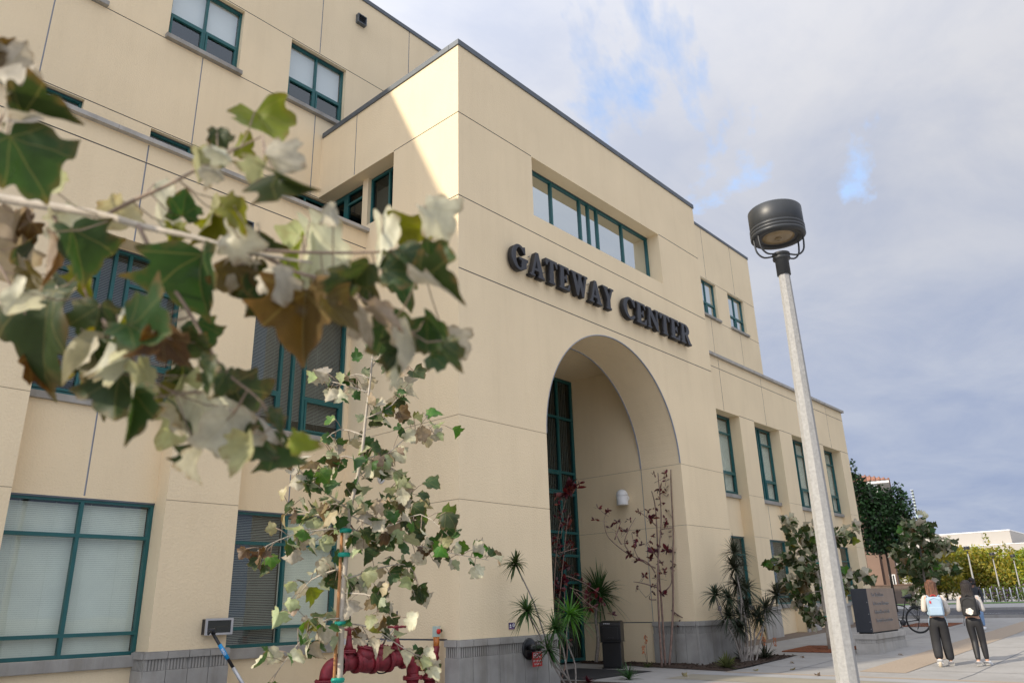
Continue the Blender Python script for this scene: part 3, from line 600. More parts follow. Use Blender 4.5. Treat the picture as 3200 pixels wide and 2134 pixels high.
# ---------------------------------------------------------------- measured plant skeletons (world metres)
SAP_BASE = [-6.14, -4.96, 0.0]
SAP_TRUNK = [[-6.15, -4.95, 1.55], [-6.14, -4.96, 2.08], [-6.13, -4.97, 2.38], [-6.07, -5.01, 2.8], [-6.05, -5.03, 3.19], [-6.02, -5.04, 3.57], [-6.01, -5.05, 3.87]]
SAP_BR = [[[-6.14, -4.96, 2.23], [-6.48, -4.83, 2.18], [-6.7, -4.8, 2.11], [-6.88, -4.79, 2.02]], [[-6.12, -4.97, 2.21], [-5.79, -5.13, 2.14], [-5.44, -5.31, 2.04], [-5.01, -5.55, 1.95]], [[-6.14, -4.96, 2.38], [-6.55, -5.02, 2.56], [-6.82, -5.2, 2.63]], [[-6.11, -4.98, 2.64], [-5.81, -5.0, 2.87], [-5.45, -5.06, 3.18], [-5.19, -5.06, 3.27]], [[-6.05, -5.03, 3.19], [-5.92, -5.24, 3.3], [-5.9, -5.37, 3.44]], [[-6.04, -5.03, 3.44], [-6.13, -4.72, 3.57], [-6.15, -4.46, 3.66]], [[-6.14, -4.96, 2.34], [-6.0, -5.26, 2.21], [-5.85, -5.57, 2.3], [-5.76, -5.82, 2.11]], [[-6.14, -4.96, 1.8], [-5.81, -5.04, 1.9], [-5.54, -5.08, 1.91], [-5.37, -5.04, 1.7]], [[-6.15, -4.95, 1.49], [-6.34, -4.94, 1.47], [-6.52, -4.92, 1.33], [-6.72, -4.9, 1.09]], [[-6.16, -4.95, 1.45], [-5.94, -5.06, 1.41], [-5.68, -5.21, 1.23], [-5.5, -5.31, 1.13]], [[-6.14, -4.96, 1.9], [-6.23, -4.59, 1.81], [-6.23, -4.28, 1.57]], [[-6.01, -5.05, 3.69], [-6.01, -5.23, 3.78], [-5.95, -5.45, 3.64]], [[-6.07, -5.01, 2.84], [-5.66, -4.95, 2.79], [-5.37, -4.8, 2.61]], [[-6.14, -4.96, 2.49], [-5.96, -5.15, 2.41], [-5.75, -5.36, 2.52]], [[-6.05, -5.03, 3.03], [-6.14, -4.77, 3.12], [-6.2, -4.55, 3.01]], [[-6.14, -4.96, 2.3], [-6.18, -4.56, 2.37], [-6.24, -4.15, 2.47]], [[-6.15, -4.95, 1.69], [-6.06, -5.26, 1.65], [-6.06, -5.49, 1.48]]]
RT_BASE = [13.43, -1.47, 0.13]
RT_TRUNK = [[13.43, -1.48, 1.84], [13.42, -1.44, 2.27], [13.44, -1.49, 2.78], [13.44, -1.48, 3.13], [13.47, -1.58, 3.68]]
RT_BR = [[[13.42, -1.45, 2.48], [13.17, -1.21, 2.79], [12.97, -1.09, 3.36], [12.81, -1.09, 3.84]], [[13.42, -1.43, 2.36], [13.32, -0.94, 2.6], [13.28, -0.57, 2.66], [13.21, -0.16, 2.59]], [[13.42, -1.43, 1.95], [13.09, -1.07, 2.11], [12.73, -0.62, 1.91]], [[13.43, -1.46, 1.74], [13.44, -0.98, 1.69], [13.51, -0.66, 1.61]], [[13.44, -1.48, 2.7], [13.63, -1.24, 3.11], [13.83, -1.0, 3.59]], [[13.44, -1.49, 2.91], [13.76, -1.69, 3.35], [14.06, -1.82, 3.47]], [[13.44, -1.49, 2.78], [13.52, -1.96, 3.1], [13.56, -2.31, 3.3], [13.59, -2.65, 3.42]], [[13.43, -1.46, 2.16], [13.68, -1.87, 2.25], [13.92, -2.23, 2.28], [14.17, -2.61, 2.1]], [[13.43, -1.48, 1.84], [13.4, -2.03, 1.93], [13.29, -2.37, 1.69]], [[13.44, -1.48, 1.32], [13.23, -1.32, 1.16], [13.04, -1.2, 0.9]], [[13.43, -1.47, 1.22], [13.47, -1.2, 1.3], [13.43, -0.72, 1.36]], [[13.44, -1.5, 3.13], [13.26, -1.52, 3.34], [13.15, -1.74, 3.65]], [[13.43, -1.47, 2.38], [13.07, -1.41, 2.48], [12.72, -1.37, 2.31]], [[13.43, -1.47, 2.06], [13.63, -1.22, 2.24], [13.75, -0.78, 1.95]]]
RT2_BASE = [24.66, -1.38, 0.42]
RT2_TRUNK = [[24.66, -1.39, 2.0], [24.67, -1.43, 2.69], [24.68, -1.47, 3.51], [24.71, -1.58, 4.34]]
RT2_BR = [[[24.69, -1.51, 3.75], [24.89, -1.27, 4.13], [25.08, -0.97, 4.41]], [[24.68, -1.49, 3.63], [24.52, -1.9, 3.94], [24.28, -1.97, 4.28]], [[24.67, -1.46, 3.16], [24.81, -0.98, 3.43], [24.92, -0.39, 3.23]], [[24.68, -1.48, 3.27], [24.57, -2.07, 3.46], [24.43, -2.59, 3.42]], [[24.67, -1.45, 2.81], [24.23, -1.1, 2.87], [23.83, -0.88, 2.59]], [[24.67, -1.43, 2.69], [25.11, -1.76, 2.56], [25.61, -2.26, 2.61]], [[24.71, -1.57, 4.22], [24.82, -1.51, 4.41], [24.98, -1.59, 4.47]], [[24.69, -1.51, 3.75], [24.25, -1.5, 3.84], [23.78, -1.37, 3.66]], [[24.68, -1.46, 3.04], [25.18, -1.7, 3.22], [25.72, -2.01, 3.75]], [[24.66, -1.42, 2.34], [24.95, -0.99, 2.42], [25.26, -0.68, 3.1]], [[24.65, -1.38, 2.11], [24.36, -1.08, 1.72], [24.13, -1.04, 1.5]], [[24.68, -1.48, 3.16], [24.31, -1.73, 2.78], [23.94, -2.01, 2.31]]]
FG_MAIN = [[-9.97, -8.18, 2.61], [-9.87, -8.35, 2.57], [-9.74, -8.54, 2.51], [-9.63, -8.72, 2.45], [-9.57, -8.83, 2.4], [-9.49, -8.94, 2.36], [-9.41, -9.05, 2.31], [-9.31, -9.14, 2.29]]
FG_BR = [[[-9.62, -8.72, 2.45], [-9.59, -8.8, 2.47], [-9.55, -8.9, 2.49], [-9.52, -9.0, 2.51], [-9.49, -9.07, 2.53], [-9.46, -9.14, 2.55]], [[-9.49, -8.94, 2.36], [-9.42, -9.02, 2.33], [-9.31, -9.1, 2.33], [-9.2, -9.21, 2.33], [-9.13, -9.29, 2.34], [-9.1, -9.33, 2.37]], [[-9.7, -8.59, 2.49], [-9.66, -8.62, 2.4], [-9.63, -8.65, 2.32], [-9.6, -8.67, 2.24], [-9.57, -8.7, 2.18]], [[-9.58, -8.83, 2.4], [-9.53, -8.87, 2.29], [-9.48, -8.91, 2.2], [-9.44, -8.94, 2.12], [-9.41, -8.98, 2.05], [-9.35, -9.01, 2.0], [-9.31, -9.05, 1.94]], [[-9.39, -9.06, 2.31], [-9.33, -9.11, 2.27], [-9.28, -9.18, 2.24], [-9.23, -9.25, 2.18], [-9.15, -9.3, 2.12]], [[-9.83, -8.43, 2.54], [-9.78, -8.46, 2.41], [-9.74, -8.52, 2.31], [-9.7, -8.55, 2.23]], [[-9.87, -8.35, 2.57], [-9.85, -8.55, 2.62], [-9.85, -8.72, 2.64], [-9.87, -8.86, 2.65]], [[-9.6, -8.67, 2.24], [-9.55, -8.74, 2.15], [-9.5, -8.78, 2.07], [-9.45, -8.84, 2.02]]]
FG_LEAVES = [[-9.88, -8.85, 2.67, 0.088, 150.0, "P"], [-9.89, -8.89, 2.58, 0.098, 60.0, "P"], [-9.85, -8.74, 2.6, 0.087, 20.0, "P"], [-9.82, -8.91, 2.53, 0.108, 100.0, "G"], [-9.83, -8.9, 2.42, 0.15, 30.0, "G"], [-9.75, -8.78, 2.48, 0.077, 160.0, "P"], [-9.73, -8.43, 2.48, 0.11, -20.0, "B"], [-9.65, -8.6, 2.46, 0.096, 20.0, "P"], [-9.39, -9.02, 2.66, 0.133, 30.0, "Y"], [-9.46, -9.22, 2.45, 0.083, 60.0, "P"], [-9.5, -9.02, 2.58, 0.06, 20.0, "G"], [-9.56, -9.07, 2.47, 0.065, 0.0, "P"], [-9.56, -9.15, 2.46, 0.054, 60.0, "P"], [-9.46, -9.27, 2.38, 0.107, 60.0, "G"], [-9.48, -9.19, 2.42, 0.064, -30.0, "P"], [-9.39, -8.91, 2.67, 0.066, 120.0, "Y"], [-9.52, -8.75, 2.51, 0.129, 5.0, "P"], [-9.58, -8.69, 2.48, 0.091, -20.0, "B"], [-9.43, -8.85, 2.47, 0.118, -20.0, "Y"], [-9.5, -9.14, 2.34, 0.078, 60.0, "Y"], [-9.46, -9.09, 2.32, 0.09, 70.0, "P"], [-9.36, -9.01, 2.38, 0.082, 30.0, "G"], [-9.49, -8.85, 2.48, 0.074, 160.0, "G"], [-9.47, -8.76, 2.44, 0.065, 10.0, "Y"], [-9.21, -9.0, 2.39, 0.207, 10.0, "P"], [-9.39, -9.33, 2.31, 0.053, 5.0, "P"], [-9.18, -9.22, 2.37, 0.143, 5.0, "P"], [-9.12, -9.26, 2.4, 0.135, 70.0, "Y"], [-9.13, -9.35, 2.39, 0.094, 40.0, "P"], [-9.19, -9.44, 2.24, 0.086, 80.0, "G"], [-9.15, -9.31, 2.29, 0.108, 60.0, "G"], [-9.21, -9.44, 2.17, 0.102, 75.0, "G"], [-9.04, -9.12, 2.33, 0.111, 20.0, "G"], [-9.1, -9.09, 2.3, 0.13, -10.0, "G"], [-9.66, -8.72, 2.35, 0.121, 20.0, "G"], [-9.73, -8.78, 2.29, 0.113, 0.0, "B"], [-9.7, -8.42, 2.39, 0.132, -15.0, "B"], [-9.71, -8.61, 2.29, 0.081, 40.0, "B"], [-9.62, -8.52, 2.35, 0.087, 60.0, "P"], [-9.59, -8.57, 2.34, 0.076, 10.0, "Y"], [-9.46, -8.92, 2.27, 0.159, 0.0, "G"], [-9.43, -9.01, 2.25, 0.087, -20.0, "B"], [-9.34, -8.98, 2.25, 0.153, 10.0, "P"], [-9.42, -9.03, 2.28, 0.078, -60.0, "P"], [-9.42, -9.18, 2.2, 0.072, 20.0, "P"], [-9.33, -9.15, 2.15, 0.151, 0.0, "B"], [-9.25, -8.94, 2.27, 0.118, -30.0, "B"], [-9.35, -9.3, 2.11, 0.096, 30.0, "B"], [-9.34, -9.33, 2.16, 0.088, -10.0, "G"], [-9.24, -9.08, 2.26, 0.113, 0.0, "P"], [-9.24, -9.26, 2.14, 0.084, 40.0, "P"], [-9.13, -9.21, 2.14, 0.12, 20.0, "G"], [-9.08, -9.31, 2.14, 0.108, 40.0, "G"], [-9.14, -9.3, 2.08, 0.124, 10.0, "G"], [-8.89, -9.17, 2.19, 0.107, 50.0, "P"], [-9.14, -9.39, 2.05, 0.073, 10.0, "G"], [-9.13, -9.25, 2.06, 0.087, -10.0, "G"], [-9.24, -9.31, 2.14, 0.082, 60.0, "B"], [-9.67, -8.57, 2.21, 0.216, -15.0, "G"], [-9.76, -8.7, 2.19, 0.103, -50.0, "P"], [-9.65, -8.73, 2.11, 0.115, -30.0, "P"], [-9.63, -8.48, 2.13, 0.095, 10.0, "B"], [-9.59, -8.83, 2.12, 0.142, 10.0, "P"], [-9.59, -8.7, 2.19, 0.111, -10.0, "G"], [-9.53, -8.5, 2.16, 0.099, 0.0, "Y"], [-9.58, -8.99, 2.09, 0.125, 70.0, "G"], [-9.59, -8.99, 2.06, 0.088, -30.0, "B"], [-9.56, -8.95, 2.14, 0.074, 60.0, "Y"], [-9.38, -8.79, 2.19, 0.085, 20.0, "G"], [-9.53, -8.66, 2.09, 0.153, 0.0, "G"], [-9.54, -8.9, 2.02, 0.102, 20.0, "P"], [-9.56, -8.84, 2.07, 0.095, -20.0, "G"], [-9.53, -8.98, 2.08, 0.082, 40.0, "B"], [-9.54, -8.74, 2.02, 0.118, -5.0, "G"], [-9.58, -8.95, 1.94, 0.096, 5.0, "G"], [-9.52, -8.6, 2.04, 0.094, 30.0, "P"], [-9.41, -8.61, 2.09, 0.11, -60.0, "Y"], [-9.34, -8.63, 2.05, 0.189, -5.0, "P"], [-9.34, -8.76, 2.01, 0.137, 15.0, "P"], [-9.36, -8.63, 2.12, 0.1, -20.0, "G"], [-9.5, -9.09, 2.0, 0.078, 30.0, "G"], [-9.42, -8.99, 2.02, 0.075, -20.0, "G"], [-9.23, -8.74, 2.05, 0.156, 20.0, "G"], [-9.24, -8.84, 2.0, 0.138, 60.0, "G"], [-9.35, -8.93, 1.92, 0.136, 5.0, "P"], [-9.27, -8.72, 2.06, 0.1, 0.0, "P"], [-9.26, -8.89, 1.92, 0.123, 10.0, "G"], [-9.16, -8.85, 1.93, 0.118, 15.0, "G"], [-9.32, -9.06, 1.93, 0.085, 40.0, "G"], [-9.37, -9.04, 1.87, 0.091, 0.0, "P"], [-9.36, -8.89, 1.92, 0.078, -10.0, "P"], [-9.32, -9.15, 1.88, 0.054, 50.0, "Y"]]
DR_L = [[0.97, -0.75, 2.3, 0.26], [1.05, -0.75, 1.45, 0.36], [1.53, -0.75, 1.12, 0.32], [2.16, -0.75, 1.34, 0.45], [1.73, -0.75, 0.74, 0.3]]
DR_A = [[8.29, 3.0, 1.78, 0.83]]
DR_R = [[9.62, -0.9, 2.74, 0.42], [9.0, -0.9, 2.34, 0.35], [8.26, -0.9, 1.68, 0.32], [8.85, -0.9, 1.6, 0.33], [9.4, -0.9, 1.93, 0.38], [10.17, -0.9, 1.82, 0.35], [9.82, -0.9, 1.4, 0.38], [11.15, -0.9, 1.65, 0.36], [8.74, -0.9, 1.17, 0.39], [9.45, -0.9, 1.15, 0.46], [10.71, -0.9, 1.31, 0.51], [8.99, -0.9, 0.87, 0.33], [10.18, -0.9, 1.09, 0.39]]
RS_B = [[[7.49, 0.5, 0.0], [7.49, 0.5, 1.29], [7.57, 0.5, 2.39], [7.89, 0.5, 3.66], [7.86, 0.5, 4.87]], [[7.66, 0.5, -0.01], [7.82, 0.5, 1.28], [7.95, 0.5, 2.47], [8.15, 0.5, 3.88], [8.13, 0.5, 4.45]], [[7.82, 0.5, -0.02], [8.17, 0.5, 1.27], [8.3, 0.5, 2.4], [8.42, 0.5, 3.34], [8.45, 0.5, 4.47], [8.46, 0.5, 5.02]], [[7.55, 0.5, 2.27], [7.23, 0.5, 2.53], [6.49, 0.5, 2.69], [5.69, 0.5, 3.06], [5.54, 0.5, 3.41], [5.67, 0.5, 3.67]], [[6.49, 0.5, 2.69], [6.07, 0.5, 3.0], [6.48, 0.5, 3.58]], [[5.81, 0.5, 3.03], [5.97, 0.5, 3.47]], [[7.57, 0.5, 2.39], [6.97, 0.5, 2.67], [6.99, 0.5, 3.27]], [[7.95, 0.5, 2.47], [7.41, 0.5, 2.79], [7.08, 0.5, 2.97]], [[8.31, 0.5, 2.4], [8.82, 0.5, 2.21], [9.2, 0.5, 1.71], [9.91, 0.5, 1.54]], [[7.82, 0.5, 3.46], [7.33, 0.5, 3.67], [6.92, 0.5, 3.8]], [[8.42, 0.5, 3.34], [9.15, 0.5, 3.5], [9.83, 0.5, 3.53]], [[8.4, 0.5, 3.22], [8.95, 0.5, 3.28], [9.78, 0.5, 3.51]], [[8.07, 0.5, 3.4], [8.58, 0.5, 3.47], [9.55, 0.5, 3.64]], [[7.63, 0.5, 1.9], [7.08, 0.5, 2.01], [6.77, 0.5, 2.05]], [[8.18, 0.5, 1.34], [8.54, 0.5, 1.15], [8.97, 0.5, 1.18]], [[8.35, 0.5, 2.59], [8.56, 0.5, 2.48], [9.05, 0.5, 2.57]], [[7.9, 0.5, 1.79], [8.09, 0.5, 2.02], [7.93, 0.5, 2.39]], [[7.47, 0.5, 1.61], [7.09, 0.5, 1.62], [7.0, 0.5, 1.71]], [[8.63, 0.5, 4.41], [8.42, 0.5, 4.31]], [[6.09, 0.5, 2.93], [6.13, 0.5, 3.23]]]
RS_BC = [[8.14, 0.5, 4.49, 0.15], [7.55, 0.5, 3.64, 0.15], [8.62, 0.5, 3.69, 0.19], [6.89, 0.5, 3.28, 0.1], [8.74, 0.5, 3.23, 0.11], [6.46, 0.5, 2.71, 0.12], [7.48, 0.5, 2.76, 0.16], [8.2, 0.5, 2.86, 0.15], [8.58, 0.5, 2.83, 0.15], [6.78, 0.5, 2.55, 0.12], [7.39, 0.5, 2.62, 0.12], [9.01, 0.5, 2.57, 0.12], [8.51, 0.5, 2.44, 0.09], [9.3, 0.5, 2.0, 0.14], [7.82, 0.5, 1.75, 0.12], [7.39, 0.5, 1.96, 0.08], [8.55, 0.5, 1.0, 0.12], [9.78, 0.5, 1.55, 0.11], [7.08, 0.5, 2.97, 0.1], [8.04, 0.5, 3.26, 0.09], [8.45, 0.5, 4.93, 0.11], [7.85, 0.5, 4.85, 0.08], [7.78, 0.5, 3.93, 0.08], [8.43, 0.5, 3.9, 0.08], [10.02, 0.5, 1.64, 0.07], [8.05, 0.5, 4.19, 0.11], [8.45, 0.5, 4.52, 0.08], [7.81, 0.5, 2.52, 0.1], [9.54, 0.5, 3.6, 0.06], [9.14, 0.5, 3.44, 0.06], [7.64, 0.5, 2.84, 0.1], [9.78, 0.5, 3.51, 0.05], [5.57, 0.5, 3.67, 0.04], [6.51, 0.5, 3.54, 0.05], [5.97, 0.5, 3.47, 0.05], [6.95, 0.5, 3.76, 0.06]]
RS_A = [[[3.62, 0.6, 0.05], [3.83, 0.6, 0.51], [3.81, 0.6, 0.91]], [[3.43, 0.6, 1.38], [3.52, 0.6, 2.32], [3.72, 0.6, 3.25], [4.02, 0.6, 3.95]], [[3.58, 0.6, 1.38], [3.77, 0.6, 2.46], [3.92, 0.6, 3.39], [3.98, 0.6, 3.57]], [[3.79, 0.6, 1.37], [3.95, 0.6, 2.01], [3.77, 0.6, 2.49], [3.62, 0.6, 2.58]], [[3.91, 0.6, 2.17], [4.29, 0.6, 2.04], [4.83, 0.6, 1.78]], [[4.05, 0.6, 1.91], [4.49, 0.6, 1.81], [5.06, 0.6, 1.64]], [[4.16, 0.6, 1.85], [4.59, 0.6, 1.61], [5.27, 0.6, 1.41], [5.62, 0.6, 1.3]], [[4.27, 0.6, 1.81], [4.58, 0.6, 1.55], [4.83, 0.6, 1.43]], [[3.83, 0.6, 3.32], [3.97, 0.6, 3.28]], [[3.59, 0.6, 3.01], [3.84, 0.6, 2.97]], [[3.68, 0.6, 2.65], [4.12, 0.6, 2.76]], [[3.49, 0.6, 0.06], [3.59, 0.6, 0.77], [3.58, 0.6, 1.38]]]
RS_AC = [[4.18, 0.6, 4.18, 0.22], [4.47, 0.6, 4.17, 0.18], [4.0, 0.6, 4.02, 0.16], [4.11, 0.6, 3.27, 0.14], [3.96, 0.6, 3.57, 0.05], [3.54, 0.6, 2.94, 0.08], [4.04, 0.6, 2.4, 0.16], [3.87, 0.6, 2.36, 0.14], [4.74, 0.6, 1.98, 0.07], [3.9, 0.6, 2.01, 0.14], [3.73, 0.6, 1.88, 0.16], [5.01, 0.6, 1.78, 0.13], [4.83, 0.6, 1.45, 0.13], [5.65, 0.6, 1.3, 0.11], [3.71, 0.6, 1.69, 0.12], [4.12, 0.6, 2.76, 0.04], [4.6, 0.6, 4.29, 0.13], [3.85, 0.6, 2.07, 0.12], [3.5, 0.6, 1.69, 0.1], [5.17, 0.6, 1.62, 0.07], [3.58, 0.6, 2.07, 0.09]]

# ---------------------------------------------------------------- foliage helpers
HALF = [(0, 0), (.10, -.06), (.24, -.12), (.36, -.04), (.54, .04), (.50, .16), (.47, .24), (.58, .32), (.72, .42), (.62, .50), (.56, .62), (.46, .62), (.36, .62), (.33, .72), (.24, .84), (.12, .90), (0, 1.0)]
def leaf_mesh(name, m, fold, curl, twist, seed, wavy=.04, fine=False):
    rr = random.Random(seed)
    out = [(x*(1+rr.uniform(-.07, .07)), y+rr.uniform(-.02, .02)) for x, y in HALF]
    ring = out+[(-x*(1+rr.uniform(-.1, .1)), y+rr.uniform(-.02, .02)) for x, y in reversed(out[1:-1])]
    if fine:
        n0 = len(ring); q = []
        for i in range(n0):
            p0, p1, p2, p3 = ring[i-1], ring[i], ring[(i+1) % n0], ring[(i+2) % n0]
            for t in (0, .33, .67): q.append(tuple(.5*((2*p1[c])+(p2[c]-p0[c])*t+(2*p0[c]-5*p1[c]+4*p2[c]-p3[c])*t*t+(3*p1[c]-p0[c]-3*p2[c]+p3[c])*t**3) for c in (0, 1)))
        ring = q
    def z(x, y): return fold*abs(x)*(1.1-.3*y)+curl*(y-.2)**2-twist*x*y+wavy*math.sin(9*x+seed)*math.cos(7*y)
    vs = [(0, .3, z(0, .3))]; fs = []; n = len(ring)
    TS = (.25, .5, .75, 1) if fine else (.55, 1)
    for t in TS:
        for x, y in ring: xx, yy = x*t, .3+(y-.3)*t; vs.append((xx, yy, z(xx, yy)))
    for i in range(n):
        j = (i+1) % n; fs.append((0, 1+j, 1+i))
        for k in range(len(TS)-1): fs.append((1+k*n+i, 1+k*n+j, 1+(k+1)*n+j, 1+(k+1)*n+i))
    me = bpy.data.meshes.new(name); me.from_pydata(vs, [], fs); me.materials.append(MATS[m]); me.polygons.foreach_set('use_smooth', [True]*len(fs))
    bm = bmesh.new(); bm.from_mesh(me); bmesh.ops.recalc_face_normals(bm, faces=bm.faces)
    if sum(f.normal.z for f in bm.faces) < 0: bmesh.ops.reverse_faces(bm, faces=bm.faces)
    bm.to_mesh(me); bm.free(); return me
LEAF = {}
for t, m in (('G', 'leaf_green'), ('Y', 'leaf_yellow'), ('B', 'leaf_brown'), ('L', 'leaf_bright')):
    LEAF[t] = [leaf_mesh('sycamore_leaf', m, f, c, tw, s) for f, c, tw, s in ((.3, -.35, .3, 1), (.7, -.6, -.3, 2), (-.3, .4, .5, 3), (1.1, -.4, .2, 4), (.5, .5, -.6, 5), (-.5, -.7, .4, 6), (.8, .4, .5, 7), (.3, -.9, -.2, 8))]
FINE = {t: [leaf_mesh('sycamore_leaf', m, f, c, tw, s, .05, True) for f, c, tw, s in ((.3, -.45, .4, 1), (.8, -.7, -.4, 2), (-.4, .5, .7, 3), (1.2, -.5, .3, 4), (.5, .6, -.8, 5), (-.6, -.9, .5, 6), (.9, .5, .6, 7), (.3, -1.1, -.3, 8))] for t, m in (('G', 'leaf_green'), ('Y', 'leaf_yellow'), ('B', 'leaf_brown'))}
def orient(tip, nrm, size, pos):
    y = Vector(tip).normalized(); z = Vector(nrm); z = (z-y*z.dot(y))
    z = z.normalized() if z.length > 1e-4 else y.orthogonal().normalized(); x = y.cross(z)
    M = Matrix((x, y, z)).transposed().to_4x4(); M = M @ Matrix.Scale(size, 4); M.translation = pos; return M
def rv(s=1): return Vector((random.uniform(-s, s), random.uniform(-s, s), random.uniform(-s, s)))
def samp(path, t):
    n = len(path)-1; k = min(int(t*n), n-1); f = t*n-k; return Vector(path[k]).lerp(Vector(path[k+1]), f)
def smooth_path(p, k=3):
    p = [Vector(a) for a in p]; out = []
    for i in range(len(p)-1):
        p0, p1, p2, p3 = p[max(i-1, 0)], p[i], p[i+1], p[min(i+2, len(p)-1)]
        for j in range(k):
            t = j/k; out.append(.5*((2*p1)+(p2-p0)*t+(2*p0-5*p1+4*p2-p3)*t*t+(3*p1-p0-3*p2+p3)*t**3))
    return out+[p[-1]]
def sycamore(root_name, label, base, trunk, branches, r0, leaf_n, size, mix, group=None, seed=1, wind=Vector((0, 0, 0)), start=.3, barkm='bark', pale=.35, spread=.16, extra=0):
    random.seed(seed); b = Vector(base); T = thing(root_name, label, 'tree', base, 0, group)
    tr = smooth_path([(base[0], base[1], base[2]-.1)]+[list(p) for p in trunk]); n = len(tr)
    mb = MB(); mb.tube([p-b for p in tr], [r0*(1-.75*i/(n-1)) for i in range(n)], 10); obj('trunk', mb, barkm, T)
    tot = sum(sum((Vector(p[i+1])-Vector(p[i])).length for i in range(len(p)-1)) for p in branches)
    for br in branches:
        sp = smooth_path(br); m = len(sp); mb = MB(); mb.tube([p-b for p in sp], [r0*.3*(1-.75*i/(m-1)) for i in range(m)], 6); bo = obj('branch', mb, 'bark', T)
        ln = sum((Vector(br[i+1])-Vector(br[i])).length for i in range(len(br)-1)); k = max(3, round(leaf_n*ln/tot)); pet = MB()
        for i in range(k):
            t = start+(1-start)*((i+random.random())/k); p = samp(sp, min(t, 1)); d = (samp(sp, min(t+.05, 1))-samp(sp, max(t-.05, 0))).normalized()
            off = (rv(1)+d*.5).normalized()*random.uniform(.3, 1)*spread; q = p+off
            tip = (off.normalized()*.6+d*.5+Vector((0, 0, -.8))+rv(.6)+wind); nr = rv(1)+Vector((0, 0, .5))-(FW*.3)
            if random.random() < pale: nr = FW*1.2+rv(.7)
            s = size*random.uniform(.65, 1.2); ty = random.choices('GYBL', mix)[0]
            put('leaf', random.choice(LEAF[ty]), T, M=orient(tip, nr, s, q-b))
            pet.tube([p-b, (p+q)/2-b+Vector((0, 0, .01)), q-b], .003, 4)
        pe = obj('petioles', pet, 'twig', bo); pe['kind'] = 'stuff'
    if extra:   # the small leaves past the counted ones
        vs_, fs_ = [], []
        for i in range(extra):
            br = random.choice(branches); sp = smooth_path(br); p = samp(sp, random.uniform(max(0, start-.05), 1))+rv(1).normalized()*random.uniform(.2, 1)*spread; me_ = random.choice(LEAF['G']); M = orient(rv(1)+Vector((0, 0, -.6))+wind, rv(1)+Vector((0, 0, .6)), size*random.uniform(.55, .95), p-b); k = len(vs_)
            vs_ += [tuple(M @ v.co) for v in me_.vertices]; fs_ += [tuple(k+j for j in pg.vertices) for pg in me_.polygons]
        me_ = bpy.data.meshes.new('small_leaves'); me_.from_pydata(vs_, [], fs_); me_.materials.append(MATS['leaf_small']); me_.polygons.foreach_set('use_smooth', [True]*len(fs_)); o = put('small_leaves', me_, T); o['kind'] = 'stuff'
    return T
def stake_for(base, h, lean, r, label, ties, ang=0):
    t = thing('tree_stake', label, 'stake', base); mb = MB(); top = Vector(lean)+Vector((0, 0, h)); mb.tube([(0, 0, -.1), top*.5, top], r, 8); obj('post', mb, 'stake', t)
    return t
def tree_tie(p, r, label, group):
    mb = MB(); mb.lathe([(r, -.018), (r+.006, 0), (r, .018)], 14, Matrix.Translation((0, 0, 0)) @ Matrix.Scale(1.25, 4, (1, 0, 0))); o = obj('tree_tie', mb, 'tie', None, p); tag(o, label, 'tie', group); return o

# ---------------------------------------------------------------- young sycamore before the entrance corner
SB = SAP_BASE
sap = sycamore('young_sycamore', 'slim young sycamore with pale wind-turned leaves tied to an orange stake before the building corner', SB, SAP_TRUNK, SAP_BR+[[p, [p[0]+dx, p[1]+dy, p[2]+.05], [p[0]+dx*1.8, p[1]+dy*1.8, p[2]+.02]] for p, dx, dy in ((SAP_TRUNK[1], .09, -.1), (SAP_TRUNK[2], -.1, .08), (SAP_TRUNK[3], .1, -.08), (SAP_TRUNK[3], -.1, .1), (SAP_TRUNK[4], .09, -.1), (SAP_TRUNK[5], -.08, .1), (SAP_TRUNK[6], .06, -.06))], .026, 298, .128, (5, .6, 1.5, 1.4), seed=7, wind=Vector((.5, -.2, .1)), pale=.22, start=.06, spread=.17, extra=90)
tr0 = Vector(SAP_TRUNK[0]); tr2 = Vector(SAP_TRUNK[2])
lean = Vector((SAP_TRUNK[1][0]-SB[0]-.045, SAP_TRUNK[1][1]-SB[1]+.03, 0))
stake_for((SB[0]-.05, SB[1]+.035, 0), 2.32, (SAP_TRUNK[2][0]-SB[0], SAP_TRUNK[2][1]-SB[1], 0), .013, 'slender orange wooden stake beside the young sycamore with pale leaves', 0)
for z in (.62, 1.02, 1.45, 2.0, 2.2):
    f = z/2.32; tree_tie((SB[0]-.025+(SAP_TRUNK[2][0]-SB[0])*f, SB[1]+.02+(SAP_TRUNK[2][1]-SB[1])*f, z), .042, 'green plastic tie around the pale-leaved young sycamore and its stake', 'ties on the young sycamore')

# ---------------------------------------------------------------- sycamore limb close to the camera
random.seed(21)
FT = thing('sycamore_tree', 'sycamore with big lobed leaves on a limb reaching in close from the side', 'tree', (-11.4, -7.3, 0))
fb = Vector((-11.4, -7.3, 0)); main = smooth_path([(-11.38, -7.32, 1.7), (-10.9, -7.9, 2.25)]+FG_MAIN)
mb = MB(); mb.tube([(0, 0, -.2), (.02, 0, 1.2), (.0, .03, 2.6), (-.1, .1, 4.2), (-.1, .2, 5.5)], [.09, .08, .065, .04, .01], 12); obj('trunk', mb, 'bark', FT)
n = len(main); mb = MB(); mb.tube([p-fb for p in main], [.018-.0155*i/(n-1) for i in range(n)], 8); limb = obj('limb', mb, 'bark', FT)
FP = list(main)
for br in FG_BR:
    sp = smooth_path(br, 4); m = len(sp); mb = MB(); mb.tube([p-fb for p in sp], [.0055*(1-.7*i/(m-1)) for i in range(m)], 7); obj('twig', mb, 'twig', limb); FP += sp
MORE = []
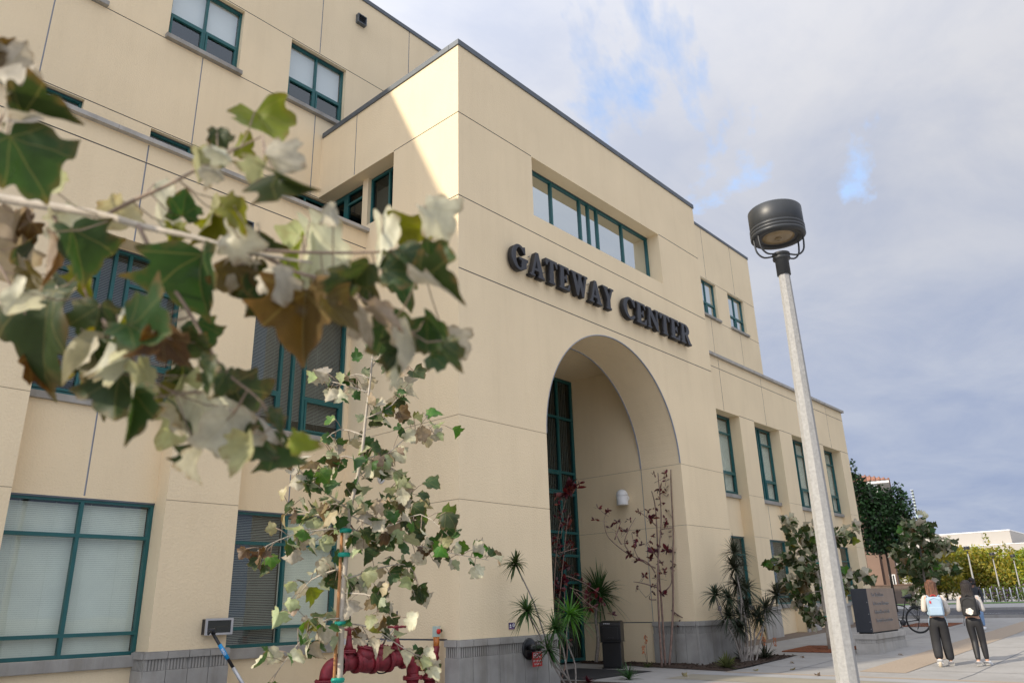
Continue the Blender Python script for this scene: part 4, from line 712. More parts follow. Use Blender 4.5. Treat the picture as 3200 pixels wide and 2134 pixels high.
for x, y, z, s, a, ty in FG_LEAVES:
    d_ = rv(.055); MORE.append((x+d_.x, y+d_.y, z+d_.z, s*random.uniform(.8, 1.0), a+random.uniform(-50, 50), random.choice('PGGGPYB' if ty != 'Y' else 'YYP')))
MORE = MORE[::6]
for x, y, z, s, a, ty in FG_LEAVES+MORE:
    p = Vector((x, y, z)); tip = -UP*math.cos(rad(a))+RT*math.sin(rad(a))+FW*random.uniform(-.5, .5)
    back = ty == 'P'; nr = -FW if not back else FW*1.0; pet = None
    nr = nr+RT*random.uniform(-1.5, 1.5)+UP*random.uniform(-.7, .7)
    t2 = ty if ty != 'P' else random.choice('GGGY')
    if ty == 'B' and random.random() < .5: nr = -nr
    L_ = s*1.0; b0 = p-tip.normalized()*L_*.42
    put('leaf', random.choice(FINE[t2]), FT, M=orient(tip, nr, L_, b0-fb) @ Matrix.Diagonal((random.choice((.45, .6, .75, .9, 1.0)), random.uniform(.9, 1.15), 1, 1)))
    near = min(FP, key=lambda q: (q-b0).length)
    if (near-b0).length < .4: pet = MB(); pet.tube([near-fb, (near+b0)/2-fb+Vector((0, 0, -.012)), b0-fb], .0016, 5); obj('petiole', pet, 'twig', FT)
for i in range(26):   # the rest of this tree, out to the side
    h = random.uniform(2.2, 5.4); a_ = random.uniform(1.2, 5.2); q = Vector((math.cos(a_)*random.uniform(.15, .7), math.sin(a_)*random.uniform(.15, .7)+.15, h))
    put('leaf', random.choice(LEAF['G']), FT, M=orient(rv(1)+Vector((0, 0, -.7)), rv(1), .16, q)); mb = MB(); mb.tube([(0, .05, h-.25), tuple(q)], .004, 4); obj('twig', mb, 'twig', FT)

# ---------------------------------------------------------------- sycamores by the monument sign
sycamore('staked_sycamore', 'bushy young sycamore with an orange stake growing in a rusty tree grate', RT_BASE, RT_TRUNK, RT_BR, .05, 297, .23, (6, .1, .3, .8), seed=3, start=.2, pale=.16, spread=.24, extra=160)
stake_for((RT_BASE[0]+.12, RT_BASE[1]-.1, RT_BASE[2]), 3.3, (RT_TRUNK[2][0]-RT_BASE[0]+.05, RT_TRUNK[2][1]-RT_BASE[1], 0), .05, 'thick orange stake beside the sycamore in the rusty grate', 0)
for i, z in enumerate((.9, 1.7, 2.4, 3.0)):
    tree_tie((RT_BASE[0]+.06+(RT_TRUNK[2][0]-RT_BASE[0])*z/3.3, RT_BASE[1]-.05+(RT_TRUNK[2][1]-RT_BASE[1])*z/3.3, RT_BASE[2]+z), .11, 'green plastic tie around the sycamore in the rusty grate', 'ties on the sycamore in the grate')
sycamore('dark_sycamore', 'shaded young sycamore standing behind the monument sign with an orange stake', RT2_BASE, RT2_TRUNK, RT2_BR, .06, 295, .27, (7, .0, .1, .2), seed=5, start=.12, pale=.0, spread=.32, extra=200, barkm='bark_grey')
stake_for((RT2_BASE[0]+.1, RT2_BASE[1]-.12, RT2_BASE[2]), 3.6, (.05, .02, 0), .06, 'orange stake beside the shaded sycamore behind the monument sign', 0)
# rusty tree grate: two halves of slotted iron
def grate(x, y, lab, hx=1.0, hy=.85):
    g = thing('tree_grate', lab, 'grate', (x, y, gz(x)+.008))
    sl = .026
    for h in (0, 1):
        mb = MB(); nb = 14
        y0, y1 = (-hy, -.03) if h == 0 else (.03, hy)
        for (a, b, c, d) in ((-hx, hx, y0, y0+.06), (-hx, hx, y1-.06, y1), (-hx, -hx+.06, y0+.06, y1-.06), (hx-.06, hx, y0+.06, y1-.06)):
            M = Matrix(((1, 0, 0, 0), (0, 1, 0, 0), (sl, 0, 1, 0), (0, 0, 0, 1))); k = len(mb.v); mb.box(a, b, c, d, 0, .02)
            for j in range(k, len(mb.v)): mb.v[j] = tuple(M @ Vector(mb.v[j]))
        for i in range(nb*2):
            a = -hx+.08+(2*hx-.16)*i/(nb*2)
            k = len(mb.v)
            for yy0, yy1 in ((y0+.06, y1-.06),): 
                if abs(a) < .17: yy0, yy1 = (yy0, -.2) if h == 0 else (.2, yy1)
                mb.box(a, a+.045, yy0, yy1, .001, .017)
            for j in range(k, len(mb.v)): v = mb.v[j]; mb.v[j] = (v[0], v[1], v[2]+sl*v[0])
        obj('grate_half', mb, 'rust', g)
    mb = MB(); mb.face([(-hx, -hy, -.004-sl*hx), (hx, -hy, -.004+sl*hx), (hx, hy, -.004+sl*hx), (-hx, hy, -.004-sl*hx)]); obj('soil', mb, 'rust', g)
    return g
grate(13.5, -1.28, 'rust-red iron tree grate set flush in the paving under the staked sycamore')
grate(RT2_BASE[0], RT2_BASE[1], 'rust-red iron tree grate under the shaded sycamore behind the monument sign')

# ---------------------------------------------------------------- strap-leaved and red-leaved plants
def rosette_mesh(R, n, m, w, droop=.95, up=.35, seed=0):
    rr = random.Random(seed); mb = MB()
    for i in range(n):
        az = rr.uniform(0, 6.283); el = rad(rr.triangular(-15, 88, 35)) if i % 5 else rad(rr.uniform(-55, -10)); L = R*rr.uniform(.75, 1.1)*(1 if el > -.2 else .85)
        d = Vector((math.cos(az)*math.cos(el), math.sin(az)*math.cos(el), math.sin(el))); sd = d.cross(Vector((0, 0, 1))).normalized(); ns = 5; rowp = None
        for k in range(ns+1):
            t = k/ns; p = d*L*t+Vector((0, 0, -droop*L*t*t*math.cos(el)*.55)); ww = w*(1-t**2.2)*(.55+.45*min(1, t*5))
            row = (p+sd*ww+Vector((0, 0, ww*.35)), p, p-sd*ww+Vector((0, 0, ww*.35)))
            if rowp:
                mb.face([rowp[0], row[0], row[1], rowp[1]], 0, True); mb.face([rowp[1], row[1], row[2], rowp[2]], 0, True)
            rowp = row
    return mb.mesh('rosette', m)
def dracaena(name, label, base, ros, m, n=55, w=.012, rs=.016, seed=0, bright=()):
    random.seed(seed); t = thing(name, label, 'plant', (*base, gz(base[0]))); b = Vector((*base, gz(base[0])))
    for i, (x, y, z, r) in enumerate(ros):
        p = Vector((x, y+random.uniform(-.25, .25), z))-b; s = Vector((p.x*.12+random.uniform(-.08, .08), p.y*.12+random.uniform(-.08, .08), -.02))
        pts = smooth_path([s, s.lerp(p, .35)+Vector((random.uniform(-.1, .1), random.uniform(-.1, .1), 0)), s.lerp(p, .7)+Vector((random.uniform(-.09, .09), random.uniform(-.09, .09), 0)), p], 4)
        mb = MB(); k = len(pts); mb.tube(pts, [rs*(1.1-.35*j/k) for j in range(k)], 7); st = obj('stem', mb, 'bark_grey', t)
        o = put('rosette', rosette_mesh(r*1.42, n, bright.get(i, m) if isinstance(bright, dict) else m, w, seed=seed*50+i), t, p)
        o.rotation_euler = (random.uniform(-.3, .3), random.uniform(-.3, .3), random.uniform(0, 6))
    return t
dracaena('dragon_tree', 'dragon tree with green spiky heads beside the red fire connection sign', (2.35, -.8), DR_L, 'leaf_drac', 75, .019, .016, 2, {3: 'leaf_drac_bright'})
dracaena('dragon_tree', 'single-stemmed dragon tree with one large spiky head inside the entrance porch', (8.12, 3.0), DR_A, 'leaf_drac', 200, .022, .05, 4)
dracaena('dragon_tree', 'dark many-stemmed dragon tree clump at the right stone pier of the arch', (9.25, -.9), DR_R, 'leaf_drac_dark', 90, .018, .022, 6)
def ov_leaf(m):
    mb = MB(); ns = 4; rp = None
    for k in range(ns+1):
        t = k/ns; ww = .26*math.sin(math.pi*min(1, t*.93+.04))**.8; r = ((ww, t, .08*ww+.15*t*t*-1), (0, t, -.15*t*t), (-ww, t, .08*ww-.15*t*t))
        if rp: mb.face([rp[0], r[0], r[1], rp[1]], 0, True); mb.face([rp[1], r[1], r[2], rp[2]], 0, True)
        rp = r
    return mb.mesh('oval_leaf', m)
OV = ov_leaf('leaf_red')
def red_shrub(label, base, stems, clus, seed, rs):
    random.seed(seed); t = thing('red_leaved_shrub', label, 'shrub', (*base, gz(base[0]))); b = Vector((*base, gz(base[0])))
    for s in stems:
        p = smooth_path(s, 4); k = len(p); jy = random.uniform(-.3, .3); j = [Vector((0, jy*i/k, 0)) for i in range(k)]; mb = MB(); mb.tube([q-b+e for q, e in zip(p, j)], [rs*(1.1-.75*i/k)*(1 if s[0][2] < .15 else .55) for i in range(k)], 6); obj('stem', mb, 'stem_red', t)
    tops = []
    for s in stems:
        p = smooth_path(s, 4)
        for q in range(4 if len(s) > 3 else 2):
            a = samp(p, random.uniform(.3, 1))-b; d = Vector((random.uniform(-1, 1), random.uniform(-.5, .5), random.uniform(.1, .9))).normalized()*random.uniform(.12, .35); mb = MB(); mb.tube([a, a+d*.6, a+d+Vector((0, 0, .04))], [rs*.22, rs*.18, rs*.1], 5); obj('twig', mb, 'twig', t); tops.append((*(a+d+b), random.uniform(.06, .1)))
    for x, y, z, r in list(clus)+tops:
        nl = 5 if r < .12 else (9 if r < .22 else 14)
        for i in range(nl):
            c = Vector((x, y+random.uniform(-.05, .05), z))-b; d = rv(1); d.z += .25
            put('leaf', OV, t, M=orient(d, rv(1)+Vector((0, 0, 1)), max(.1, r*random.uniform(.8, 1.4)), c))
    return t
red_shrub('tall sparse shrub with dark red leaf tufts before the pale porch wall', (7.56, .5), RS_B, RS_BC, 8, .03)
red_shrub('red-leaved shrub rising in front of the teal glazing of the porch', (4.1, .7), RS_A, RS_AC, 9, .02)
def aloe(name, label, loc, R, n, m, seed, w=.03, flowers=()):
    random.seed(seed); t = thing(name, label, 'plant', (loc[0], loc[1], gz(loc[0])+.02))
    put('leaves', rosette_mesh(R, n, m, w, droop=.25, seed=seed), t)
    for (dx, dy, h) in flowers:
        mb = MB(); mb.tube([(0, 0, 0), (dx*.6, dy*.6, h*.6), (dx, dy, h)], .008, 5); st = obj('flower_stalk', mb, 'twig', t); mb = MB()
        for i in range(26):
            a = random.uniform(0, 6.28); q = Vector((dx+.02*math.cos(a), dy+.02*math.sin(a), h-random.uniform(0, .2))); mb.tube([q, q+Vector((.03*math.cos(a), .03*math.sin(a), -.03))], [.008, .004], 5)
        obj('flower', mb, 'orange', st)
    return t
aloe('aloe', 'yellow-green aloe rosette at the kerb side of the planting bed', (7.8, -1.1), .42, 60, 'leaf_aloe', 31)
aloe('aloe', 'dark green aloe with red flowers beside the many-stemmed dragon tree', (10.5, -.85), .45, 60, 'leaf_drac_dark', 32, .024, ((.15, .1, .62), (-.2, -.1, .55), (.35, -.15, .5)))
aloe('aloe', 'dark green aloe crowded behind the red-flowered one near the pier', (10.0, -.45), .4, 50, 'leaf_drac_dark', 36, .024)
aloe('aloe', 'small aloe with upright orange flower spikes beside the black paper box', (7.55, .95), .22, 22, 'leaf_aloe', 33, .016, ((.03, .02, .75), (-.06, .05, .5)))
aloe('aloe', 'green aloe tuft at the front edge of the black door mat', (4.6, -.45), .38, 46, 'leaf_drac', 34, .02)
aloe('bulb_plant', 'reddish low leaf tuft in the left planting bed', (3.5, -.2), .2, 18, 'leaf_red', 35, .02)

# ---------------------------------------------------------------- far trees
def crown_mesh(name, m, lumps, n, size, seed, mats=None):
    r = np.random.default_rng(seed); V = []; MI = []
    tot = sum(l[3]*l[4]*l[5] for l in lumps)
    for (cx, cy, cz, rx, ry, rz_) in lumps:
        k = int(n*rx*ry*rz_/tot)+8; d = r.normal(size=(k, 3)); d /= np.linalg.norm(d, axis=1)[:, None]; rr = r.uniform(.35, 1, k)**.45
        c = np.array([cx, cy, cz])+d*rr[:, None]*np.array([rx, ry, rz_])*(1+.15*r.normal(size=(k, 1)))
        a = r.normal(size=(k, 3)); a /= np.linalg.norm(a, axis=1)[:, None]; b = np.cross(a, r.normal(size=(k, 3))); b /= np.linalg.norm(b, axis=1)[:, None]
        s = size*r.uniform(.6, 1.3, (k, 1)); V.append(np.stack([c-a*s, c+b*s*.5, c+a*s, c-b*s*.5], 1)); MI.append(r.integers(0, len(mats) if mats else 1, k))
    V = np.concatenate(V).reshape(-1, 3); MI = np.concatenate(MI); k = len(V)//4
    me = bpy.data.meshes.new(name); me.vertices.add(len(V)); me.vertices.foreach_set('co', V.ravel()); me.loops.add(len(V)); me.loops.foreach_set('vertex_index', np.arange(len(V))); me.polygons.add(k); me.polygons.foreach_set('loop_start', np.arange(0, len(V), 4)); me.polygons.foreach_set('loop_total', np.full(k, 4))
    for x in (mats or [m]): me.materials.append(MATS[x])
    me.polygons.foreach_set('material_index', MI.astype(np.int32)); me.update(calc_edges=True); me.validate(); return me
def tree(name, label, loc, lumps, n, size, mats, trunk_r, trunk_h, seed, group=None):
    t = thing(name, label, 'tree', loc, 0, group); mb = MB(); mb.tube([(0, 0, -.3), (.05, 0, trunk_h*.5), (0, .05, trunk_h)], [trunk_r, trunk_r*.8, trunk_r*.4], 8)
    for l in lumps[:6]: mb.tube([(0, .03, trunk_h*.6), ((l[0])*.6, l[1]*.6, (trunk_h*.6+l[2])/2), (l[0], l[1], l[2])], [trunk_r*.45, trunk_r*.3, trunk_r*.1], 6)
    obj('trunk', mb, 'bark_dark', t); put('crown', crown_mesh('crown', None, lumps, n, size, seed, mats), t); return t
random.seed(40)
tl = [(0, 1.2, 8.5, .3, .38, .65), (0, 1.1, 7.6, .55, .6, .7), (0, .75, 7.0, .7, .7, .8), (0, 0, 6.3, 1.0, 1.05, .9), (0, -1.15, 6.6, .5, .5, .75), (0, -1.5, 5.8, .45, .5, .8), (0, -.3, 5.3, 1.2, 1.3, 1.2), (0, .9, 5.4, .8, .8, 1.2), (0, -.2, 4.2, 1.0, 1.2, .9), (0, .6, 3.9, .7, .7, .7), (0, -1, 4.8, .65, .75, .9), (.1, -.6, 3.5, .5, .5, .45)]
tree('dark_evergreen', 'dense dark evergreen tree rising beside the far corner of the wing', (39.7, 4.35, gz(39.7)), tl, 9500, .12, ['leaf_dark', 'leaf_dark', 'leaf_drac_dark'], .09, 5.5, 41)
k = 0
for (x, y, h, rr) in ((62.5, 11.6, 4.0, 1.7), (65.5, 9.2, 4.7, 2.2), (64.0, 7.4, 5.2, 1.9), (67.5, 5.9, 4.6, 2.1), (66.0, 4.3, 5.0, 2.0), (69.5, 2.9, 4.4, 2.1), (66.5, 1.0, 4.3, 2.0), (69, -.8, 4.5, 2.2), (71, 7.8, 5.4, 2.1), (72, 4.4, 5.0, 2.1)):
    rd = random.Random(60+k); lm = [(rd.uniform(-.6, .6)*rr, rd.uniform(-.65, .65)*rr, rd.uniform(.3, .78)*h, rr*rd.uniform(.4, .62), rr*rd.uniform(.4, .62), rr*rd.uniform(.35, .5)) for i in range(9)]+[(0, 0, h*.35, rr*.8, rr*.8, h*.3)]
    if k in (2, 4, 8): lm.append((rd.uniform(-.4, .4), rd.uniform(-.4, .4), h*.98, .3, .3, .6))
    x, y, h = -10.17+1.34*(x+10.17), -10.5+1.34*(y+10.5), h
    lm = [tuple(c*1.3 for c in l) for l in lm]
    tree('hedge_tree', 'olive-yellow leafy tree in the hedge row behind the bicycle racks', (x, y, .9), lm, 4200, .19, ['leaf_olive', 'leaf_olive2', 'leaf_olive'] if k % 3 else ['leaf_olive2', 'leaf_olive'], .12, h*.6, 70+k, 'hedge row trees'); k += 1
for (x, y) in ((60.5, 3.0), (60.8, 1.2)):
    t = thing('flowering_bush', 'low purple-flowering bush between the hedge row and the bicycle racks', 'bush', (x, y, .9), 0, 'purple bushes'); put('foliage', crown_mesh('foliage', None, [(0, 0, .6, .8, 1.0, .6)], 900, .09, int(x*10+y), ['leaf_olive2', 'violet', 'leaf_olive2', 'leaf_olive2']), t)
    mb = MB(); mb.tube([(0, 0, -.1), (0, 0, .5)], .04, 6); obj('stem', mb, 'bark_dark', t)

# ---------------------------------------------------------------- lamp posts
def lamp_post(label, loc, rz, group=None):
    t = thing('lamp_post', label, 'lamp post', loc, rz, group)
    mb = MB(); mb.lathe([(.118, -.1), (.1, .6), (.056, 4.7)], 8, sm=False, ph=rad(22.5)); obj('post', mb, 'pole_conc', t)
    mb = MB(); mb.lathe([(.19, 0), (.19, .03), (.13, .05)], 8, sm=False, ph=rad(22.5)); obj('base_plate', mb, 'pole_conc', t)
    mb = MB(); mb.lathe([(.068, 4.69), (.068, 4.86), (.088, 4.865), (.088, 4.885), (.068, 4.89), (.068, 4.905), (.088, 4.91), (.088, 4.93), (.03, 4.935)], 28); obj('collar', mb, 'lamp_black', t)
    for sx in (-1, 1):
        for sy in (-.055, .055):
            mb = MB(); mb.tube(smooth_path([(sx*.05, sy*.6, 4.92), (sx*.16, sy*.9, 4.905), (sx*.225, sy, 4.96), (sx*.243, sy, 5.05), (sx*.243, sy, 5.14)], 4), .0095, 8); obj('yoke_rod', mb, 'lamp_black', t)
    mb = MB(); mb.lathe([(.205, 5.12), (.205, 5.105), (.262, 5.105), (.277, 5.12), (.277, 5.142), (.268, 5.146), (.268, 5.15), (.277, 5.154), (.277, 5.178), (.268, 5.182), (.268, 5.186), (.277, 5.19), (.277, 5.214), (.268, 5.218), (.268, 5.222), (.272, 5.226), (.272, 5.42), (.262, 5.432), (.05, 5.445), (.0, 5.445)], 40); obj('drum', mb, 'lamp_black', t)
    mb = MB(); mb.lathe([(.0, 5.106), (.1, 5.112), (.204, 5.125)], 32); obj('lens', mb, 'lens', t)
    mb = MB(); mb.lathe([(.0, 5.09), (.03, 5.095), (.035, 5.108)], 16); obj('bulb', mb, 'lens', t)
    return t
yl = math.atan2(RT0.y, RT0.x)+.12
LP = lamp_post('tall octagonal concrete lamp post with black drum head near the camera', (-2.95, -7.85, 0), yl)
for i, (x, y, z, s) in enumerate(((68.1, 6.05, .92, .89), (76.3, 5.75, .92, .83), (83.5, 5.3, .92, .83))):
    c = copy_tree(LP); c.location = (x, y, z); c.scale = (s*.95,)*3; c['label'] = 'distant slim lamp post with black head before the hedge row'; c['group'] = 'distant lamp posts'

# ---------------------------------------------------------------- red backflow preventer
def elbow(mb, a, c, b, r, n=12):
    a, c, b = Vector(a), Vector(c), Vector(b); pts = [a]+[a*(1-t)**2+c*2*t*(1-t)+b*t*t for t in (.1, .25, .4, .55, .7, .85, .95)]+[b]; mb.tube(pts, r, n)
def flange(mb, p, ax, r, h=.05, bolts=8):
    q = Vector(ax).normalized(); M = Matrix.Translation(p) @ q.to_track_quat('Z', 'Y').to_matrix().to_4x4(); mb.lathe([(r*.7, -h/2), (r, -h/2), (r, -.004), (r*.95, 0), (r, .004), (r, h/2), (r*.7, h/2)], 20, M)
    for i in range(bolts):
        a = 6.283*i/bolts; mb.lathe([(.013, -h*.8), (.013, h*.8)], 6, M @ Matrix.Translation((r*.86*math.cos(a), r*.86*math.sin(a), 0)), sm=False)
BF = thing('backflow_preventer', 'red fire-water backflow valve assembly with two handwheels beside the entrance corner', 'valve', (-2.5, .45, 0))
X = Vector((1, 0, 0)); Z = Vector((0, 0, 1)); pz = .74; r = .105
mb = MB(); mb.tube([(0, 0, -.1), (0, 0, .52)], r*.95, 16); flange(mb, (0, 0, .5), Z, .17); obj('riser_pipe', mb, 'red_pipe', BF)
mb = MB(); elbow(mb, (0, 0, .52), (0, 0, pz+.04), (.26, 0, pz), r); flange(mb, (.27, 0, pz), X, .17); obj('elbow', mb, 'red_pipe', BF)
def gate_valve(x):
    v = MB(); v.tube([(x-.14, 0, pz), (x+.14, 0, pz)], [.115, .115], 16); v.tube([(x, 0, pz), (x, 0, pz+.17)], [.1, .085], 14); flange(v, (x, 0, pz+.18), Z, .125, .05, 6)
    v.tube([(x, 0, pz+.2), (x, 0, pz+.3), (x, 0, pz+.42)], [.085, .05, .042], 12); flange(v, (x-.15, 0, pz), X, .165); flange(v, (x+.15, 0, pz), X, .165)
    b = obj('gate_valve', v, 'red_pipe', BF)
    h = MB(); M = Matrix.Translation((x, 0, pz+.52)); k = 20
    h.tube([(x+.15*math.cos(6.283*i/k), .15*math.sin(6.283*i/k), pz+.52+.008*math.sin(i*2.5)) for i in range(k+1)], .016, 8, cap=False)
    for i in range(4): a = 1.5708*i+.4; h.tube([(x, 0, pz+.52), (x+.15*math.cos(a), .15*math.sin(a), pz+.52)], .012, 6)
    h.tube([(x, 0, pz+.4), (x, 0, pz+.55)], .035, 10); obj('handwheel', h, 'red_pipe', b)
    s = MB(); s.tube([(x, 0, pz+.5), (x, 0, pz+.78)], .014, 8); obj('rising_stem', s, 'dark_metal', b)
    tp = MB(); tp.box(x-.17, x-.1, -.05, .05, pz+.29, pz+.38); obj('tamper_switch', tp, 'galv', b)
gate_valve(.42)
for x in (.74, 1.08):
    mb = MB(); mb.tube([(x-.15, 0, pz-.01), (x-.08, 0, pz), (x+.08, 0, pz-.03), (x+.16, 0, pz-.03)], [.11, .15, .15, .11], 16)
    mb.tube([(x-.02, 0, pz), (x+.04, -.01, pz+.2)], [.14, .15], 16); M = Vector((.25, -.05, 1)).normalized(); flange(mb, Vector((x+.045, -.01, pz+.21)), M, .17, .05, 10); flange(mb, (x+.17, 0, pz-.03), X, .165)
    o = obj('check_valve', mb, 'red_pipe', BF)
    mb = MB(); mb.tube([(x+.03, -.02, pz+.24), (x+.07, -.03, pz+.32)], .016, 8); obj('test_cock', mb, 'dark_metal', o)
gate_valve(1.42)
mb = MB(); elbow(mb, (1.58, 0, pz-.02), (1.8, 0, pz), (1.8, 0, pz-.25), r); mb.tube([(1.8, 0, pz-.25), (1.8, 0, -.1)], r, 14); flange(mb, (1.8, 0, .42), Z, .17); obj('outlet_elbow', mb, 'red_pipe', BF)
mb = MB(); mb.tube([(1.8, 0, .62), (2.05, 0, .6), (2.2, 0, .58)], r*.9, 14); elbow(mb, (2.18, -.02, .3), (2.18, -.02, .62), (2.3, -.02, .75), r*.9); mb.tube([(2.18, -.02, .35), (2.18, -.02, -.1)], r*.95, 14); flange(mb, (2.18, -.02, .4), Z, .165); mb.tube([(2.3, -.02, .72), (2.34, -.02, .9)], r*.55, 12); obj('branch_riser', mb, 'red_pipe', BF)
mb = MB(); mb.tube([(2.335, -.02, .86), (2.335, -.02, 1.06)], [.052, .058], 12); obj('flow_switch', mb, 'amber', BF)
mb = MB(); mb.box(2.285, 2.385, -.07, .03, 1.06, 1.24); obj('indicator_box', mb, 'mast', BF)
mb = MB(); mb.lathe([(.0, 0), (.045, 0), (.045, .02), (0, .025)], 18, Matrix.Translation((2.335, -.07, 1.15)) @ Matrix.Rotation(rad(90), 4, 'X')); obj('red_dial', mb, 'red', BF)
mb = MB(); mb.lathe([(.03, 0), (.03, .06)], 12, Matrix.Translation((2.385, -.03, 1.16)) @ Matrix.Rotation(rad(90), 4, 'Y')); obj('knob', mb, 'dark_metal', BF)
for y in (-.15, .12):   # padlock chain slung between the two wheels
    mb = MB(); A, B = Vector((.57, y*.6, pz+.5)), Vector((1.28, y*.6, pz+.5)); n = 34; pts = [A.lerp(B, i/n)+Vector((0, 0, -(.2+.03*(y > 0))*4*(i/n)*(1-i/n))) for i in range(n+1)]
    for i in range(n):
        d = (pts[i+1]-pts[i]); c = (pts[i]+pts[i+1])/2; s_ = d.cross(Vector((0, 1, 0) if i % 2 else (0, 0, 1))).normalized(); d2 = d*.75; k = 8
        mb.tube([c+d2*.75*math.cos(6.283*j/k)+s_*.011*math.sin(6.283*j/k) for j in range(k+1)], .0035, 4, cap=False)
    obj('chain', mb, 'steel', BF)
mb = MB(); mb.box(.9, .94, -.12, -.09, pz+.25, pz+.31); obj('padlock', mb, 'dark_metal', BF)
mb = MB(); mb.tube(smooth_path([(.95, .05, pz-.1), (1.1, .05, pz-.2), (1.3, .05, pz-.18), (1.45, .05, pz-.08)]), .012, 6); obj('conduit', mb, 'black_plastic', BF)

# ---------------------------------------------------------------- fire connection and small wall signs
FD = thing('fire_connection', 'black round fire hose connection on the left stone pier of the arch', 'fire connection', (1.8, -.08, .76))
MR = Matrix.Rotation(rad(90), 4, 'X')
mb = MB(); mb.lathe([(.0, .0), (.2, .0), (.2, .015), (.17, .03), (.08, .035), (.0, .035)], 28, MR); obj('wall_plate', mb, 'black_plastic', FD)
for dx in (-.07, .09):
    mb = MB(); mb.lathe([(.045, .03), (.05, .12), (.062, .13), (.062, .2), (.0, .205)], 16, Matrix.Translation((dx, 0, .02)) @ MR); mb.tube([(dx, -.16, .075), (dx, -.17, -.05)], .008, 6); obj('hose_cap', mb, 'black_plastic', FD)
FS = thing('fire_sign', 'red sign lettered FDC hanging under the black fire connection', 'sign', (1.9, -.2, .57))
mb = MB(); mb.box(-.14, .14, -.004, .004, -.13, .13); obj('plate', mb, 'red_sign', FS)
for body, sz, z in (('FDC', .13, .065), ('DRY STANDPIPE', .038, -.03), ('GATEWAY', .042, -.085)): put('lettering', text_mesh(body, sz, .001, 'white'), FS, M=Matrix.Translation((0, -.006, z)) @ MR)
for (x, z, lab) in ((1.4, 1.19, 'small purple no-smoking style plaque on the left pier wall'), (9.85, 1.35, 'small purple plaque on the right pier behind the dragon tree clump')):
    t = thing('wall_plaque', lab, 'plaque', (x, -.004, z)); mb = MB(); mb.box(-.085, .085, -.008, 0, -.06, .06); obj('plate', mb, 'purple', t)
    mb = MB(); mb.box(-.083, .083, -.009, -.0082, -.058, -.042); obj('stripe', mb, 'violet', t)
    mb = MB(); k = 20
    for i in range(k): a, b = 6.283*i/k, 6.283*(i+1)/k; mb.face([(.045+r1*math.cos(q), -.0095, .012+r1*math.sin(q)) for r1, q in ((.034, a), (.034, b), (.022, b), (.022, a))])
    mb.face([(.02, -.0095, .028), (.026, -.0095, .034), (.07, -.0095, -.006), (.064, -.0095, -.012)]); mb.face([(-.07, -.0095, .0), (-.02, -.0095, .0), (-.045, -.0095, .04)]); mb.face([(-.07, -.0095, -.03), (-.02, -.0095, -.03), (-.02, -.0095, -.01), (-.07, -.0095, -.01)]); obj('symbols', mb, 'white', t)
# flood light on the pier
FL = thing('flood_light', 'rectangular flood light box fixed low on the stucco pier by the scooter', 'light', (-2.97, 3.25, 1.34))
mb = MB()
mb.box(-.25, .25, -.14, -.001, -.13, .13); obj('housing', mb, 'dark_metal', FL, bevel=.008)
mb = MB()
for q in ((-.262, .262, -.165, -.142, .105, .14), (-.262, .262, -.165, -.142, -.14, -.105), (-.262, -.222, -.165, -.142, -.105, .105), (.222, .262, -.165, -.142, -.105, .105)): mb.box(*q)
obj('bezel', mb, 'galv', FL)
mb = MB(); mb.face([(-.222, -.15, -.105), (.222, -.15, -.105), (.222, -.15, .105), (-.222, -.15, .105)]); obj('glass_front', mb, 'glass_dark', FL)
# porch wall lamp
WL = thing('wall_lamp', 'white domed wall lamp on the porch side wall', 'lamp', (AX1, 1.85, 4.4))
MX = Matrix.Translation((-.24, 0, -.02))
mb = MB(); mb.lathe([(.0, -.19), (.16, -.19), (.165, -.18), (.165, .07)], 26, MX); obj('can', mb, 'white_paint', WL)
mb = MB(); mb.lathe([(.17, .071), (.17, .09), (.155, .16), (.11, .22), (.05, .25), (.0, .255)], 26, MX); obj('dome', mb, 'white_paint', WL)
mb = MB(); mb.lathe([(.09, 0), (.09, .05), (.05, .1)], 18, Matrix.Rotation(rad(-90), 4, 'Y')); obj('bracket', mb, 'white_paint', WL)
# round stickers half hidden by the sapling
for (y, z, m_, lb) in ((2.3, 4.42, 'violet', 'pale violet round plaque on the entrance block side wall'), (2.36, 4.2, 'white', 'white round plaque under the violet one on the side wall')):
    mb = MB(); mb.lathe([(.0, 0), (.13, 0), (.13, .015), (0, .016)], 22, Matrix.Translation((-.001, y, z)) @ Matrix.Rotation(rad(-90), 4, 'Y')); o = obj('round_plaque', mb, m_); tag(o, lb, 'plaque')

# ---------------------------------------------------------------- news box
NB = thing('news_box', 'black plastic free newspaper box standing in the entrance porch', 'news box', (7.0, 1.6, 0), rad(-66))
mb = MB(); mb.box(-.24, .24, -.2, .22, .03, .62); obj('cabinet', mb, 'black_plastic', NB, bevel=.02)
mb = MB(); prof = [(-.235, .62), (-.245, 1.02), (-.2, 1.1), (.1, 1.13), (.24, 1.09), (.25, .62)]
for (y0, z0), (y1, z1) in zip(prof, prof[1:]): mb.face([(-.27, y0, z0), (.27, y0, z0), (.27, y1, z1), (-.27, y1, z1)])
mb.face([(-.27, y, z) for y, z in prof]); mb.face([(.27, y, z) for y, z in reversed(prof)]); mb.face([(-.27, -.235, .62), (.27, -.235, .62), (.27, .25, .62), (-.27, .25, .62)]); obj('head', mb, 'black_plastic', NB, bevel=.015)
mb = MB(); mb.box(-.2, .2, -.262, -.246, .68, .98); o = obj('door', mb, 'black_plastic', NB, bevel=.01); mb = MB(); mb.box(-.08, .08, -.285, -.263, .7, .74); obj('handle', mb, 'dark_metal', o)
mb = MB(); mb.box(-.26, .26, -.22, .24, 0, .03); obj('foot', mb, 'black_plastic', NB)
